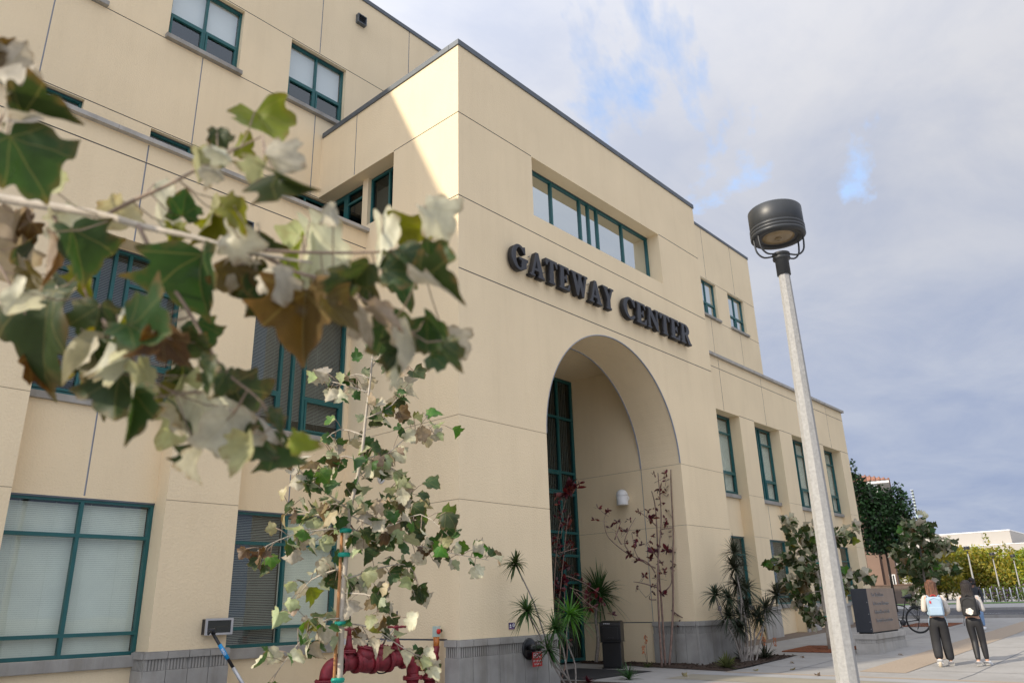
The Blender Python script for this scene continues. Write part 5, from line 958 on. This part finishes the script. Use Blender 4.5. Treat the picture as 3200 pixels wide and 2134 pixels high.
put('lettering', text_mesh('FREE', .085, .001, 'white'), NB, M=Matrix.Translation((-.08, -.226, 1.062)) @ Matrix.Rotation(rad(29), 4, 'X') @ Matrix.Translation((0, 0, .004)))

# ---------------------------------------------------------------- electric scooter
SC = thing('electric_scooter', 'grey electric scooter with a blue sleeve on its steering stem leaning by the pier', 'scooter', (-3.1, 2.35, 0), rad(-38))
top, bot = Vector((-.35, 0, 1.27)), Vector((.38, 0, .22))
mb = MB(); mb.tube([bot, bot.lerp(top, .45)], .032, 12); obj('lower_stem', mb, 'galv', SC)
mb = MB(); mb.tube([bot.lerp(top, .44), top], .027, 12); stem = obj('steering_stem', mb, 'dark_metal', SC)
mb = MB(); mb.tube([bot.lerp(top, .58), bot.lerp(top, .8)], .034, 14); sl = obj('sleeve', mb, 'blue', stem)
ax = (top-bot).normalized(); q0 = bot.lerp(top, .69)
sx = Vector((0, -1, 0)); Mt = Matrix((-ax, (sx.cross(-ax)), sx)).transposed().to_4x4(); Mt.translation = q0+sx*.0355
put('lettering', text_mesh('BIRD', .058, .001, 'white'), sl, M=Mt)
mb = MB(); mb.tube([top+Vector((0, -.26, -.03)), top+Vector((0, -.12, 0)), top, top+Vector((0, .12, 0)), top+Vector((0, .26, -.03))], .014, 10); obj('handlebar', mb, 'dark_metal', SC)
for s in (-1, 1):
    mb = MB(); mb.tube([top+Vector((0, s*.14, 0)), top+Vector((0, s*.27, -.03))], .02, 10); obj('grip', mb, 'rubber', SC)
mb = MB(); mb.box(top.x-.06, top.x+.06, -.045, .045, top.z-.02, top.z+.05); obj('display_unit', mb, 'black_plastic', SC, bevel=.012)
mb = MB(); mb.box(-.95, .25, -.09, .09, .13, .19); obj('deck', mb, 'dark_metal', SC, bevel=.02)
mb = MB(); mb.tube([(.25, 0, .17), tuple(bot)], .03, 10); obj('neck', mb, 'dark_metal', SC)
for x in (.45, -1.02):
    mb = MB(); k = 24; mb.tube([(x+.1*math.cos(6.283*i/k), 0, .125+.1*math.sin(6.283*i/k)) for i in range(k+1)], .024, 8, cap=False); wv = obj('tyre', mb, 'rubber', SC)
    mb = MB(); mb.lathe([(.0, -.02), (.085, -.02), (.085, .02), (.0, .02)], 20, Matrix.Translation((x, 0, .125)) @ Matrix.Rotation(rad(90), 4, 'X')); obj('hub', mb, 'galv', SC)

# ---------------------------------------------------------------- monument sign
MS = thing('monument_sign', 'bronze metal monument sign with raised lettering on a pale stone plinth', 'sign', (12.45, -3.07, .1))
L, D = 2.33, .5
mb = MB(); mb.box(-.02, L+.1, -.03, D-.05, -.06, .50); obj('plinth_core', mb, 'stone_light', MS)
n = 7
for i in range(n):
    u0, u1 = -.06+(L+.2)*i/n+.004, -.06+(L+.2)*(i+1)/n-.004
    mb = MB(); mb.box(u0, u1, -.08, -.03, -.04, .26); obj('plinth_panel', mb, 'stone_light', MS, bevel=.006)
    mb = MB(); mb.box(u0, u1, -.06, -.031, .262, .36); k = u0+.02
    while k < u1-.03: mb.box(k, k+.035, -.078, -.06, .264, .358); k += .065
    obj('plinth_ribs', mb, 'stone_light', MS)
    mb = MB(); mb.box(u0, u1, -.1, -.031, .362, .50); obj('plinth_cap', mb, 'stone_light', MS, bevel=.008)
mb = MB(); mb.box(-.075, -.021, -.075, D-.02, -.04, .26); obj('plinth_panel', mb, 'stone_light', MS, bevel=.006)
mb = MB(); mb.box(-.06, -.022, -.06, D-.02, .262, .36)
for k in range(7): mb.box(-.078, -.06, .0+k*.065, .035+k*.065, .264, .358)
obj('plinth_ribs', mb, 'stone_light', MS)
mb = MB(); mb.box(-.1, -.022, -.1, D, .362, .5); obj('plinth_cap', mb, 'stone_light', MS, bevel=.008)
mb = MB(); mb.box(.05, L-.05, .04, D-.12, .5, .54); obj('spacer', mb, 'lamp_dark', MS)
mb = MB(); mb.box(.03, L, .0, .012, .54, 1.66); obj('face_panel', mb, 'sign_metal', MS)
mb = MB(); mb.box(.0, .028, .0, D-.08, .54, 1.66); mb.box(L+.002, L+.03, 0, D-.08, .54, 1.66); mb.box(.03, L, .013, D-.08, 1.63, 1.66); mb.box(.03, L, D-.1, D-.08, .54, 1.63); mb.box(.03, L, .013, D-.1, .54, .56); obj('side_panel', mb, 'sign_side', MS)
random.seed(77)
for row, (z, parts) in enumerate(((1.45, (3, 9)), (1.22, (8, 7)), (1.0, (10, 5)), (.78, (6, 10)))):     # worn, unreadable raised letters
    x = .38+.02*row
    for cnt in parts:
        for j in range(cnt):
            wd = random.uniform(.045, .075); h = .1 if random.random() < .35 or j == 0 else .065; mb = MB(); k = random.randint(0, 4)
            mb.box(x, x+.014, -.014, -.001, z, z+h)
            if k in (0, 1, 3): mb.box(x+.014, x+wd, -.014, -.001, z+.052, z+.065)
            if k in (1, 2, 4): mb.box(x+.014, x+wd, -.014, -.001, z, z+.013)
            if k in (0, 2, 3): mb.box(x+wd-.012, x+wd, -.014, -.001, z+.013, z+.052)
            obj('raised_letter', mb, 'steel', MS); x += wd+.022
        x += .06
for z in (.62, .8, 1.0, 1.3): mb = MB(); mb.lathe([(.0, 0), (.012, 0), (.012, .008), (0, .01)], 8, Matrix.Translation((0, .03, z)) @ Matrix.Rotation(rad(-90), 4, 'Y')); obj('screw', mb, 'steel', MS)

# ---------------------------------------------------------------- bicycle and racks
hub = Vector((20.08, -2.15, gz(20)))
BK = thing('bicycle', 'black city bicycle with rear carrier parked behind the monument sign', 'bicycle', hub, math.atan2(.76, -.65)); BK.scale = (1.14,)*3
wr = .385; BBp = Vector((.5, 0, .32)); S_ = Vector((.32, 0, .86)); H0, H1 = Vector((1.02, 0, .8)), Vector((.98, 0, .95)); fh = Vector((1.18, 0, wr)); rh = Vector((0, 0, wr))
def wheel(c):
    wt = bpy.data.objects.new('wheel', None); COL.objects.link(wt); wt.parent = BK; wt.location = c; k = 36
    mb = MB(); mb.tube([((wr-.02)*math.cos(6.283*i/k), 0, (wr-.02)*math.sin(6.283*i/k)) for i in range(k+1)], .021, 8, cap=False); obj('tyre', mb, 'rubber', wt)
    mb = MB(); mb.tube([((wr-.045)*math.cos(6.283*i/k), 0, (wr-.045)*math.sin(6.283*i/k)) for i in range(k+1)], .01, 6, cap=False); obj('rim', mb, 'dark_metal', wt)
    mb = MB()
    for i in range(24): a = 6.283*i/24; mb.tube([(.02*math.cos(a+.8), .025*(-1)**i, .02*math.sin(a+.8)), ((wr-.05)*math.cos(a), 0, (wr-.05)*math.sin(a))], .0018, 4)
    obj('spokes', mb, 'steel', wt); mb = MB(); mb.lathe([(.02, -.05), (.03, -.03), (.018, -.02), (.018, .02), (.03, .03), (.02, .05)], 12, Matrix.Rotation(rad(90), 4, 'X')); obj('hub', mb, 'dark_metal', wt)
wheel(rh); wheel(fh)
mb = MB(); T_ = lambda a, b, r_: mb.tube([a, b], r_, 10)
T_(BBp, S_, .018); T_(S_-Vector((-.01, 0, .08)), H1-Vector((0, 0, .04)), .017); T_(BBp, H0, .021); T_(H0-Vector((0, 0, .03)), H1+Vector((0, 0, .04)), .022)
for s in (-.05, .05): mb.tube([BBp+Vector((-.03, s*.6, 0)), rh+Vector((0, s*1.2, 0))], .009, 8); mb.tube([S_+Vector((.01, s*.3, -.1)), rh+Vector((0, s*1.2, 0))], .008, 8); mb.tube([H0+Vector((.03, s*.8, -.05)), fh+Vector((0, s, 0))], .011, 8)
obj('frame', mb, 'black_plastic', BK)
mb = MB(); mb.tube([S_, S_+Vector((-.05, 0, .16))], .013, 8); obj('seat_post', mb, 'dark_metal', BK)
mb = MB(); mb.tube(smooth_path([(.11, 0, 1.05), (.17, 0, 1.07), (.27, 0, 1.055), (.4, 0, 1.04)]), [.05, .075, .075, .07, .06, .05, .04, .03, .025, .015], 12); sdl = obj('saddle', mb, 'black_plastic', BK)
mb = MB(); mb.tube([H1+Vector((0, 0, .03)), H1+Vector((.02, 0, .12))], .014, 8); mb.tube(smooth_path([H1+Vector((-.06, -.3, .16)), H1+Vector((.02, -.12, .13)), H1+Vector((.02, .12, .13)), H1+Vector((-.06, .3, .16))]), .013, 8); obj('handlebar', mb, 'dark_metal', BK)
mb = MB()
for s in (-.06, .06): mb.tube([(-.2, s, .84), (.26, s, .86)], .006, 6); mb.tube([(0, s, wr), (-.1, s, .84)], .006, 6); mb.tube([(0, s, wr), (.05, s, .85)], .006, 6)
for x in (-.2, -.05, .1): mb.tube([(x, -.06, .845), (x, .06, .845)], .006, 6)
obj('carrier', mb, 'black_plastic', BK)
mb = MB(); mb.tube([(-.4*math.cos(rad(a))*1.0+.0, 0, wr+.41*math.sin(rad(a))) for a in range(15, 130, 12)], .016, 6); obj('mudguard', mb, 'black_plastic', BK)
mb = MB(); mb.lathe([(.0, -.01), (.09, -.008), (.09, .008), (.0, .01)], 20, Matrix.Translation(BBp+Vector((0, .05, 0))) @ Matrix.Rotation(rad(90), 4, 'X')); mb.tube([BBp+Vector((0, .07, 0)), BBp+Vector((.1, .07, -.13))], .01, 6); mb.tube([BBp+Vector((0, -.07, 0)), BBp+Vector((-.1, -.07, .13))], .01, 6); mb.box(.56, .65, .07, .15, .17, .19); mb.box(.36, .45, -.15, -.07, .44, .46); obj('crankset', mb, 'dark_metal', BK)
mb = MB(); mb.tube([(.0, .055, wr), (.06, .06, .2), (.1, .06, .12)], .012, 6); mb.tube([BBp+Vector((0, .05, .09)), (.0, .055, wr+.04)], .004, 4); mb.tube([BBp+Vector((0, .05, -.09)), (.07, .06, .17)], .004, 4); obj('derailleur', mb, 'dark_metal', BK)
def hoop(name, label, loc, rz, h, wd, r_, m_, group):
    mb = MB(); k = 14; pts = [(-wd, 0, -.05), (-wd, 0, h-wd)]+[(-wd*math.cos(math.pi*i/k), 0, h-wd+wd*math.sin(math.pi*i/k)) for i in range(1, k)]+[(wd, 0, h-wd), (wd, 0, -.05)]
    mb.tube(pts, r_, 8); o = obj(name, mb, m_, None, loc); o.rotation_euler[2] = rz; return tag(o, label, 'bike rack', group)
hoop('bike_hoop', 'steel bicycle hoop behind the monument sign', (20.05-.55, -1.45, gz(19.6)), .4, 1.0, .3, .03, 'galv', None)
for i in range(22): hoop('bike_hoop', 'galvanised bicycle hoop in the long row before the hedge', (59.6+i*.11, 4.6-i*.42, gz(60)+.0), rad(12), 1.0, .33, .035, 'hoop', 'row of bicycle hoops')

# ---------------------------------------------------------------- people
def skin_mesh(verts, edges, radii, m, root=0, sub=2):
    me = bpy.data.meshes.new('s'); me.from_pydata(verts, edges, []); o = bpy.data.objects.new('s', me); COL.objects.link(o)
    md = o.modifiers.new('k', 'SKIN'); md.use_smooth_shade = True; md.branch_smoothing = .3
    for i, r_ in enumerate(radii):
        sv = me.skin_vertices[0].data[i]; sv.radius = r_ if isinstance(r_, tuple) else (r_, r_); sv.use_root = (i == root)
    s = o.modifiers.new('b', 'SUBSURF'); s.levels = sub; s.render_levels = sub
    dg = bpy.context.evaluated_depsgraph_get(); out = bpy.data.meshes.new_from_object(o.evaluated_get(dg)); bpy.data.objects.remove(o)
    out.materials.clear(); out.materials.append(MATS[m]); out.polygons.foreach_set('use_smooth', [True]*len(out.polygons)); return out
def person(label, loc, rz, H, pose, top_m, leg_m, leg_w, skin_m, hair_m, hair_len, flare=1.0, hood=False, front=False, mask=False):
    """facing +Y; pose gives hips, knees, ankles and arms as fractions of the height"""
    t = thing('person', label, 'person', loc, rz); s = H
    P_ = pose; V = []; E = []; Rr = []
    def add(p, r_, par=None):
        V.append((p[0]*s, p[1]*s, p[2]*s)); Rr.append(r_*s if not isinstance(r_, tuple) else (r_[0]*s, r_[1]*s))
        if par is not None: E.append((par, len(V)-1))
        return len(V)-1
    pel = add((0, 0, .535), (.082, .06)); wst = add((0, .0, .62), (.072, .05), pel); ch = add((0, -.005, .73), (.088, .058), wst); nk0 = add((0, -.006, .82), (.045, .042), ch); nk = add((0, .0, .855), .03, nk0); hd = add((0, .012, .905), (.046, .055), nk); cr_ = add((0, .012, .955), (.045, .055), hd); add((0, .005, .985), (.022, .028), cr_)
    for sd in (0, 1):
        hip, kn, an, toe = P_['legs'][sd]; h = add(hip, .055, pel); k = add(kn, .036, h); a = add(an, .02, k); add(Vector(an).lerp(Vector(toe), .6), .012, a)
        sh, el, wr_ = P_['arms'][sd]; q = add(sh, .035, ch); e = add(el, .026, q); w_ = add(wr_, .018, e); d = (Vector(wr_)-Vector(el)).normalized(); side = d.cross(Vector((0, 1, 0))).normalized() if abs(d.y) < .9 else Vector((1, 0, 0))
        pm = add(Vector(wr_)+d*.03, (.02, .013), w_)
        for f, ln in ((-.016, .034), (-.006, .042), (.005, .044), (.015, .036)): b_ = add(Vector(wr_)+d*.05+side*f+Vector((0, f*.6, 0)), .0055, pm); add(Vector(wr_)+d*(.05+ln)+side*f*1.2+Vector((0, .008, 0)), .0042, b_)
        th = add(Vector(wr_)+d*.03+Vector((0, .018, 0)), .0055, w_); add(Vector(wr_)+d*.055+Vector((0, .028, 0)), .0045, th)
    put('body', skin_mesh(V, E, Rr, skin_m), t)
    # trousers
    V = []; E = []; Rr = []; pl = add((0, 0, .60), (.08, .058)); p2 = add((0, -.006, .535), (.098, .074), pl)
    for sd in (0, 1):
        hip, kn, an, toe = P_['legs'][sd]; hv, kv, av = Vector(hip), Vector(kn), Vector(an); h = add(hv+Vector((0, 0, -.03)), .066*leg_w, p2); m1 = add(hv.lerp(kv, .5), .055*leg_w, h); k = add(kv, .046*leg_w*flare**.5, m1); m2 = add(kv.lerp(av, .35), .045*leg_w*flare**.7, k); a = add(kv.lerp(av, .93), (.032 if flare < 1.05 else .044)*leg_w, m2)
    put('trousers', skin_mesh(V, E, Rr, leg_m), t)
    # upper garment
    V = []; E = []; Rr = []; b0 = add((0, 0, .575), (.092, .066)); b1 = add((0, 0, .66), (.094, .066), b0); b2 = add((0, -.005, .75), (.1, .07), b1); b3 = add((0, -.006, .815), (.062, .052), b2); add((0, -.004, .84), (.04, .04), b3)
    for sd in (0, 1):
        sh, el, wr_ = P_['arms'][sd]; q = add(sh, .036, b2); q2 = add(Vector(sh).lerp(Vector(el), .5), .034, q); e = add(el, .033, q2); e2 = add(Vector(el).lerp(Vector(wr_), .5), .03, e); add(Vector(el).lerp(Vector(wr_), .96), .022, e2)
    put('jacket', skin_mesh(V, E, Rr, top_m), t)
    # shoes
    for sd in (0, 1):
        hip, kn, an, toe = P_['legs'][sd]; a, b_ = Vector(an), Vector(toe); d = (b_-a).normalized(); V = []; E = []; Rr = []
        i0 = add(a+Vector((0, 0, .008))-d*.012, .034); i1 = add(a-d*.03+Vector((0, 0, -.02)), .03, i0); i2 = add(a.lerp(b_, .55)+Vector((0, 0, -.012)), (.034, .03), i0); add(b_+Vector((0, 0, -.006)), (.032, .022), i2)
        put('shoe', skin_mesh(V, E, Rr, 'shoe'), t)
        if P_.get('lift') == sd:
            mb = MB(); c = a.lerp(b_, .45)*s; n_ = d.cross(Vector((1, 0, 0))).normalized(); M = Matrix((Vector((1, 0, 0)), d, n_)).transposed().to_4x4(); M.translation = c-n_*.034*s*-1 if n_.z < 0 else c-n_*.034*s; mb.lathe([(.0, -.004), (.045, -.004), (.045, .004), (.0, .004)], 16, M @ Matrix.Scale(.6, 4, (1, 0, 0)) @ Matrix.Scale(1.6, 4, (0, 1, 0)) @ Matrix.Scale(1.25, 4)); obj('sole', mb, 'sole', t)
    # hair: cap and a curtain down the back
    mb = MB(); n_ = 20; rows = []
    prof = [(1.004, .012, .012, 0), (.995, .034, .042, 0), (.97, .052, .064, -.002), (.935, .057, .068, -.004), (.90, .056, .062, -.012), (.87, .055, .05, -.024), (.84, .058, .04, -.036), (.80, .064, .036, -.05), (.76, .066, .034, -.058), (.71, .055, .028, -.062), (.67, .03, .016, -.062)]
    prof = [p for p in prof if p[0] > hair_len]
    for z, rx, ry, oy in prof:
        rr_ = random.Random(int(z*1000)); rows.append([(rx*math.cos(6.283*i/n_)*(1+.05*math.sin(i*2.7+z*40)), oy+.008+ry*math.sin(6.283*i/n_)*(1 if math.sin(6.283*i/n_) < 0 or z > .93 else (.35 if z < .9 else .7)), z) for i in range(n_)])
    for a, b_ in zip(rows, rows[1:]):
        for i in range(n_): j = (i+1) % n_; mb.face([[c*s for c in p] for p in (a[i], a[j], b_[j], b_[i])], 0, True)
    mb.face([[c*s for c in p] for p in rows[0]], 0, True); mb.face([[c*s for c in p] for p in reversed(rows[-1])], 0, True)
    for i in range(46):   # loose locks down the back and sides
        a_ = math.pi+math.pi*(i+.5)/46; rl = random.Random(i+int(H*100)); pts = []
        for z, rx, ry, oy in prof[2:]: pts.append(((rx*1.04*math.cos(a_)+.004*math.sin(z*60+i))*s, (oy+.008+ry*1.05*math.sin(a_)+.003*math.cos(z*50+i*2))*s, z*s))
        pts.append((pts[-1][0]*rl.uniform(.8, 1.1), pts[-1][1], pts[-1][2]-rl.uniform(.0, .05)*s)); mb.tube(pts, [.006*s]*(len(pts)-1)+[.001], 5)
    put_h = mb.mesh('hair', hair_m)
    bm = bmesh.new(); bm.from_mesh(put_h); bmesh.ops.remove_doubles(bm, verts=bm.verts, dist=1e-4); bm.to_mesh(put_h); bm.free(); put('hair', put_h, t)
    mb = MB()   # face: nose, eyes, ears
    mb.lathe([(.0, -.012), (.008, -.006), (.006, .012), (.0, .016)], 8, Matrix.Translation((0, .068*s, .912*s)) @ Matrix.Scale(s, 4)); obj('nose', mb, skin_m, t)
    for sx in (-1, 1):
        mb = MB(); mb.lathe([(.0, -.006), (.005, -.003), (.006, 0), (.005, .003), (.0, .006)], 8, Matrix.Translation((sx*.02*s, .06*s, .93*s)) @ Matrix.Scale(s, 4)); obj('eye', mb, 'lamp_dark', t)
        mb = MB(); mb.lathe([(.0, -.018), (.008, -.01), (.009, .008), (.0, .018)], 8, Matrix.Translation((sx*.05*s, .008*s, .915*s)) @ Matrix.Scale(s, 4)); obj('ear', mb, skin_m, t)
    if mask:
        mb = MB(); mb.lathe([(.02, -.055), (.047, -.035), (.054, -.005), (.045, .012)], 20, Matrix.Translation((0, .016*s, .908*s)) @ Matrix.Scale(s, 4)); obj('face_mask', mb, 'black_cloth', t)
    else:
        mb = MB(); mb.box(-.016*s, .016*s, .066*s, .069*s, .888*s, .893*s); obj('mouth', mb, 'red_pipe', t)
    return t
walkA = {'legs': [((-.05, 0, .51), (-.055, .03, .275), (-.06, -.07, .065), (-.06, -.04, .012)), ((.05, 0, .51), (.058, .055, .275), (.066, .06, .045), (.075, .15, .018))],
         'arms': [((-.1, -.005, .795), (-.128, -.03, .64), (-.085, .08, .69)), ((.1, -.005, .795), (.14, -.02, .635), (.12, .09, .60))], 'lift': 0}
walkB = {'legs': [((-.05, 0, .51), (-.035, .02, .28), (-.03, -.05, .045), (-.03, .04, .016)), ((.05, 0, .51), (.05, .05, .28), (.055, .05, .045), (.085, .13, .018))],
         'arms': [((-.1, -.005, .795), (-.13, -.03, .64), (-.08, .08, .70)), ((.1, -.005, .795), (.132, -.03, .64), (.085, .08, .69))]}
walkC = {'legs': [((-.05, 0, .51), (-.055, .09, .29), (-.06, .10, .045), (-.06, .19, .02)), ((.05, 0, .51), (.055, .02, .27), (.055, -.13, .11), (.055, -.10, .035))],
         'arms': [((-.105, -.005, .795), (-.135, .03, .63), (-.12, .09, .5)), ((.105, -.005, .795), (.14, -.05, .63), (.13, -.04, .48))]}
p1, p2, p3 = Vector((9.87, -5.36, gz(9.87))), Vector((10.18, -6.02, gz(10.2))), Vector((22.05, -3.62, gz(22.05)))
face = lambda p: math.atan2(p.y-CAM.y, p.x-CAM.x)-rad(90)
person('person walking away with long brown hair, cream knit top, black trousers and white shoes', p1, face(p1)+.06, 1.84, walkA, 'cream', 'denim_black', 1.12, 'skin', 'hair_brown', .74, flare=1.25)
person('person walking away with long dark hair, pale jacket, black leggings and white shoes', p2, face(p2)-.1, 1.80, walkB, 'offwhite', 'legging', .9, 'skin', 'hair_dark', .74, flare=1.0)
person('masked person in black jacket and blue jeans walking toward the camera', p3, face(p3)+rad(172), 1.74, walkC, 'navy', 'jeans', 1.0, 'skin_dark', 'hair_dark', .85, mask=True)
def backpack(label, loc, rz, H, m_, pocket_m, extra):
    t = thing('backpack', label, 'backpack', (loc[0], loc[1], loc[2]+.575*H), rz); h = .225*H; wd = .088*H; d0 = -.075*H
    def rb(x0, x1, y0, y1, z0, z1, m__, nm, par, bv): mb = MB(); mb.box(x0, x1, y0, y1, z0, z1); o = obj(nm, mb, m__, par, bevel=0); bev(o.data, bv, 4); o.data.polygons.foreach_set('use_smooth', [True]*len(o.data.polygons)); return o
    body = rb(-wd, wd, d0-.15, d0, .0, h, m_, 'main_bag', t, .06); pk = rb(-wd*.82, wd*.82, d0-.2, d0-.151, .02, h*.48, pocket_m, 'front_pocket', t, .022)
    for sx in (-1, 1):
        mb = MB(); mb.tube(smooth_path([(sx*wd*.55, d0, h*.97), (sx*wd*.75, d0+.06, h*1.06), (sx*wd*.8, d0+.2, h*.95), (sx*wd*.85, d0+.22, h*.55), (sx*wd*1.0, d0+.1, h*.15), (sx*wd*.9, d0, h*.08)], 4), .018, 6); obj('strap', mb, m_, t)
        mb = MB(); mb.tube([(sx*wd*.9, d0-.02, .02), (sx*wd*1.12, d0+.02, -.12), (sx*wd*1.15, d0+.02, -.2)], .006, 5); obj('strap_tail', mb, m_, t)
    mb = MB(); mb.tube(smooth_path([(-.05, d0-.04, h-.005), (-.03, d0-.04, h+.035), (.03, d0-.04, h+.035), (.05, d0-.04, h-.005)]), .009, 6); obj('handle', mb, extra, t)
    mb = MB(); mb.tube(smooth_path([(-wd*.75, d0-.152, h*.3), (-wd*.72, d0-.155, h*.75), (0, d0-.158, h*.93), (wd*.72, d0-.155, h*.75), (wd*.75, d0-.152, h*.3)], 5), .005, 5); obj('zip', mb, pocket_m, t)
    return t, h, wd, d0
t, h, wd, d0 = backpack('pale blue backpack worn by the person with brown hair', p1, face(p1)+.06, 1.84, 'pale_blue', 'pale_blue', 'red')
mb = MB(); mb.box(-wd*.62, -wd*.42, d0-.163, d0-.155, h*.66, h*.78); obj('patch', mb, 'red', t)
t, h, wd, d0 = backpack('black backpack with a pastel sticker worn by the person in leggings', p2, face(p2)-.1, 1.80, 'black_cloth', 'black_cloth', 'black_cloth')
mat('sticker', (.75, .45, .45), .4, var=.4, vscale=14, col2=(.7, .85, .75))
mb = MB(); k = 24; mb.face([(.0+(.075+.008*math.sin(6*6.283*i/k))*math.cos(6.283*i/k), d0-.2025, h*.25+(.07+.008*math.cos(5*6.283*i/k))*math.sin(6.283*i/k)) for i in range(k)]); obj('sticker', mb, 'sticker', t)

# ---------------------------------------------------------------- far buildings and mast
FB = thing('tile_roofed_building', 'brown stucco building with a red tiled roof and white trim beyond the road', 'building', (67.0, 12.95, 0), rad(15.5))
mb = MB(); mb.box(0, 14, -1.0, 16, 0, 11.6); obj('wall', mb, 'brown_wall', FB)
mb = MB(); mb.box(-.35, 0, .2, 1.3, 0, 11.4); obj('pilaster', mb, 'brown_wall2', FB); mb = MB(); mb.box(-.3, 0, 2.4, 3.4, 0, 11.4); obj('pilaster', mb, 'brown_wall2', FB)
mb = MB(); mb.box(-.9, 14.5, -1.8, 17, 11.6, 11.85); obj('eave', mb, 'white_trim', FB)
mb = MB(); pts = [(-1, -1.9), (14.6, -1.9), (14.6, 17), (-1, 17)]
ap = [(3, 3.2), (11, 3.2), (11, 13), (3, 13)]
for i in range(4): j = (i+1) % 4; mb.face([(*pts[i], 11.86), (*pts[j], 11.86), (*ap[j], 13.6), (*ap[i], 13.6)])
mb.face([(*a, 13.6) for a in ap]); rf = obj('roof', mb, 'roof_tile', FB); mb = MB()
for i in range(46): y = -1.8+i*.4; tt = min(1, max(0, (y+1.9)/5.1)) if y < 3.2 else 1; mb.tube([(-1.02, y, 11.9), (-1+4*tt, y, 11.9+1.74*tt)], .1, 6)
obj('tile_rows', mb, 'roof_tile', rf)
for y in (-.7, -.1, 1.6, 2.2, 3.6): mb = MB(); mb.face([(-.02, y, 10.1), (-.02, y+.32, 10.1), (-.02, y+.42, 11.6), (-.02, y-.1, 11.6)]); mb.box(-.4, -.02, y, y+.32, 10.1, 11.59); obj('bracket', mb, 'white_trim', FB)
for (y, z, w_, h_) in ((1.5, 8.0, .8, 1.5), (1.5, 5.0, .8, 1.5), (1.45, 1.2, .9, 2.1), (.05-.9, 1.0, .5, 2.4), (4, 8, .8, 1.5), (4, 5, .8, 1.5)):
    mb = MB(); mb.box(-.06, 0, y, y+w_, z, z+h_); wn = obj('window', mb, 'white_trim', FB); mb = MB()
    mb.box(-.075, -.061, y+.08, y+w_/2-.03, z+.08, z+h_-.08); mb.box(-.075, -.061, y+w_/2+.03, y+w_-.08, z+.08, z+h_-.08); obj('panes', mb, 'interior', wn)
for y in (1.35, 2.38): mb = MB(); mb.box(-.05, 0, y, y+.08, 0, 7.4); obj('white_strip', mb, 'white_trim', FB)
for y in (3.7, 4.4): mb = MB(); mb.box(-.2, 0, y, y+.18, 2.4, 2.8); obj('wall_sconce', mb, 'white_trim', FB)
BN = thing('banner', 'blue vertical banner with pale lettering hung on the brown building', 'banner', (66.4, 11.15, 5.0)); mb = MB(); mb.box(0, .03, -.35, .35, 0, 3.0); obj('cloth', mb, 'banner', BN)
mb = MB()
for z in (2.2, 1.5, .8): mb.box(-.012, -.002, -.16, .16, z, z+.08); mb.box(-.012, -.002, -.16, -.08, z-.35, z-.002)
obj('lettering', mb, 'white', BN); mb = MB(); mb.tube([(.1, -.4, 3.02), (.1, .4, 3.02)], .02, 6); mb.tube([(.1, 0, 3.02), (.7, 0, 3.02)], .02, 6); obj('bracket', mb, 'dark_metal', BN)
LW = thing('garden_wall', 'low dark brown planter wall beyond the road left of the hedge row', 'wall', (60.5, 9.0, .85)); mb = MB(); mb.box(0, .4, 0, 9, -.4, 1.5); obj('wall', mb, 'low_wall', LW); mb = MB(); mb.box(-.05, .45, -.05, 9.05, 1.5, 1.6); obj('cap', mb, 'brown_wall', LW)
sheet([(59.05, -60, 60), (60.2, -60, 60)], .01, 'concrete', 'far_pavement')
WB = thing('white_hall', 'long plain white hall with a raised roof block behind the hedge row', 'building', (137.8, 14.1, 0))
mb = MB(); mb.box(0, 60, 0, 70, 0, 11.1); obj('high_wall', mb, 'white_bldg', WB)
mb = MB(); mb.box(-1.5, 60, -60, 70.1, 0, 8.9); obj('low_wall', mb, 'white_bldg', WB)
mb = MB(); mb.box(-1.56, 60, -60.1, 70.2, 8.9, 9.0); obj('parapet', mb, 'white_trim', WB)
mb = MB(); mb.box(-.06, 60.1, -.06, 70.1, 11.1, 11.25); obj('parapet', mb, 'white_trim', WB)
for y in np.arange(4, 68, 7): mb = MB(); mb.box(-.03, 0, y, y+.08, 8.95, 11.1); obj('panel_joint', mb, 'concrete', WB)
AM = thing('antenna_mast', 'tall pale green antenna mast with rows of small antennas behind the hedge', 'mast', (96.4, 16.75, 0))
mb = MB(); mb.tube([(0, 0, 0), (0, 0, 10.5), (0, 0, 14.2)], [.16, .11, .07], 12); obj('mast_pole', mb, 'mast', AM)
for i in range(8):
    z = 11.2+i*.39; mb = MB(); mb.box(-.1, .1, -.1, .1, z, z+.22); obj('antenna_block', mb, 'lamp_black', AM); mb = MB(); mb.tube([(-.1, .22, z+.3), (0, 0, z+.26), (.05, -.14, z+.32)], .025, 5); obj('antenna_arm', mb, 'white_trim', AM)

# ---------------------------------------------------------------- a few fallen leaves
random.seed(9)
for (x, y) in ((9.6, -1.9), (8.2, -2.5), (11.0, -1.6), (12.2, -3.7), (7.6, -1.9), (9.9, -3.2), (6.9, -3.6), (13.9, -2.3), (5.6, -1.2)):
    o = put('fallen_leaf', random.choice(LEAF['B']), None, M=orient((random.uniform(-1, 1), random.uniform(-1, 1), 0), (.1, .1, 1), .11, Vector((x, y, gz(x)+.022)))); tag(o, 'dry brown leaf lying on the plaza paving', 'leaf', 'fallen leaves on the plaza')
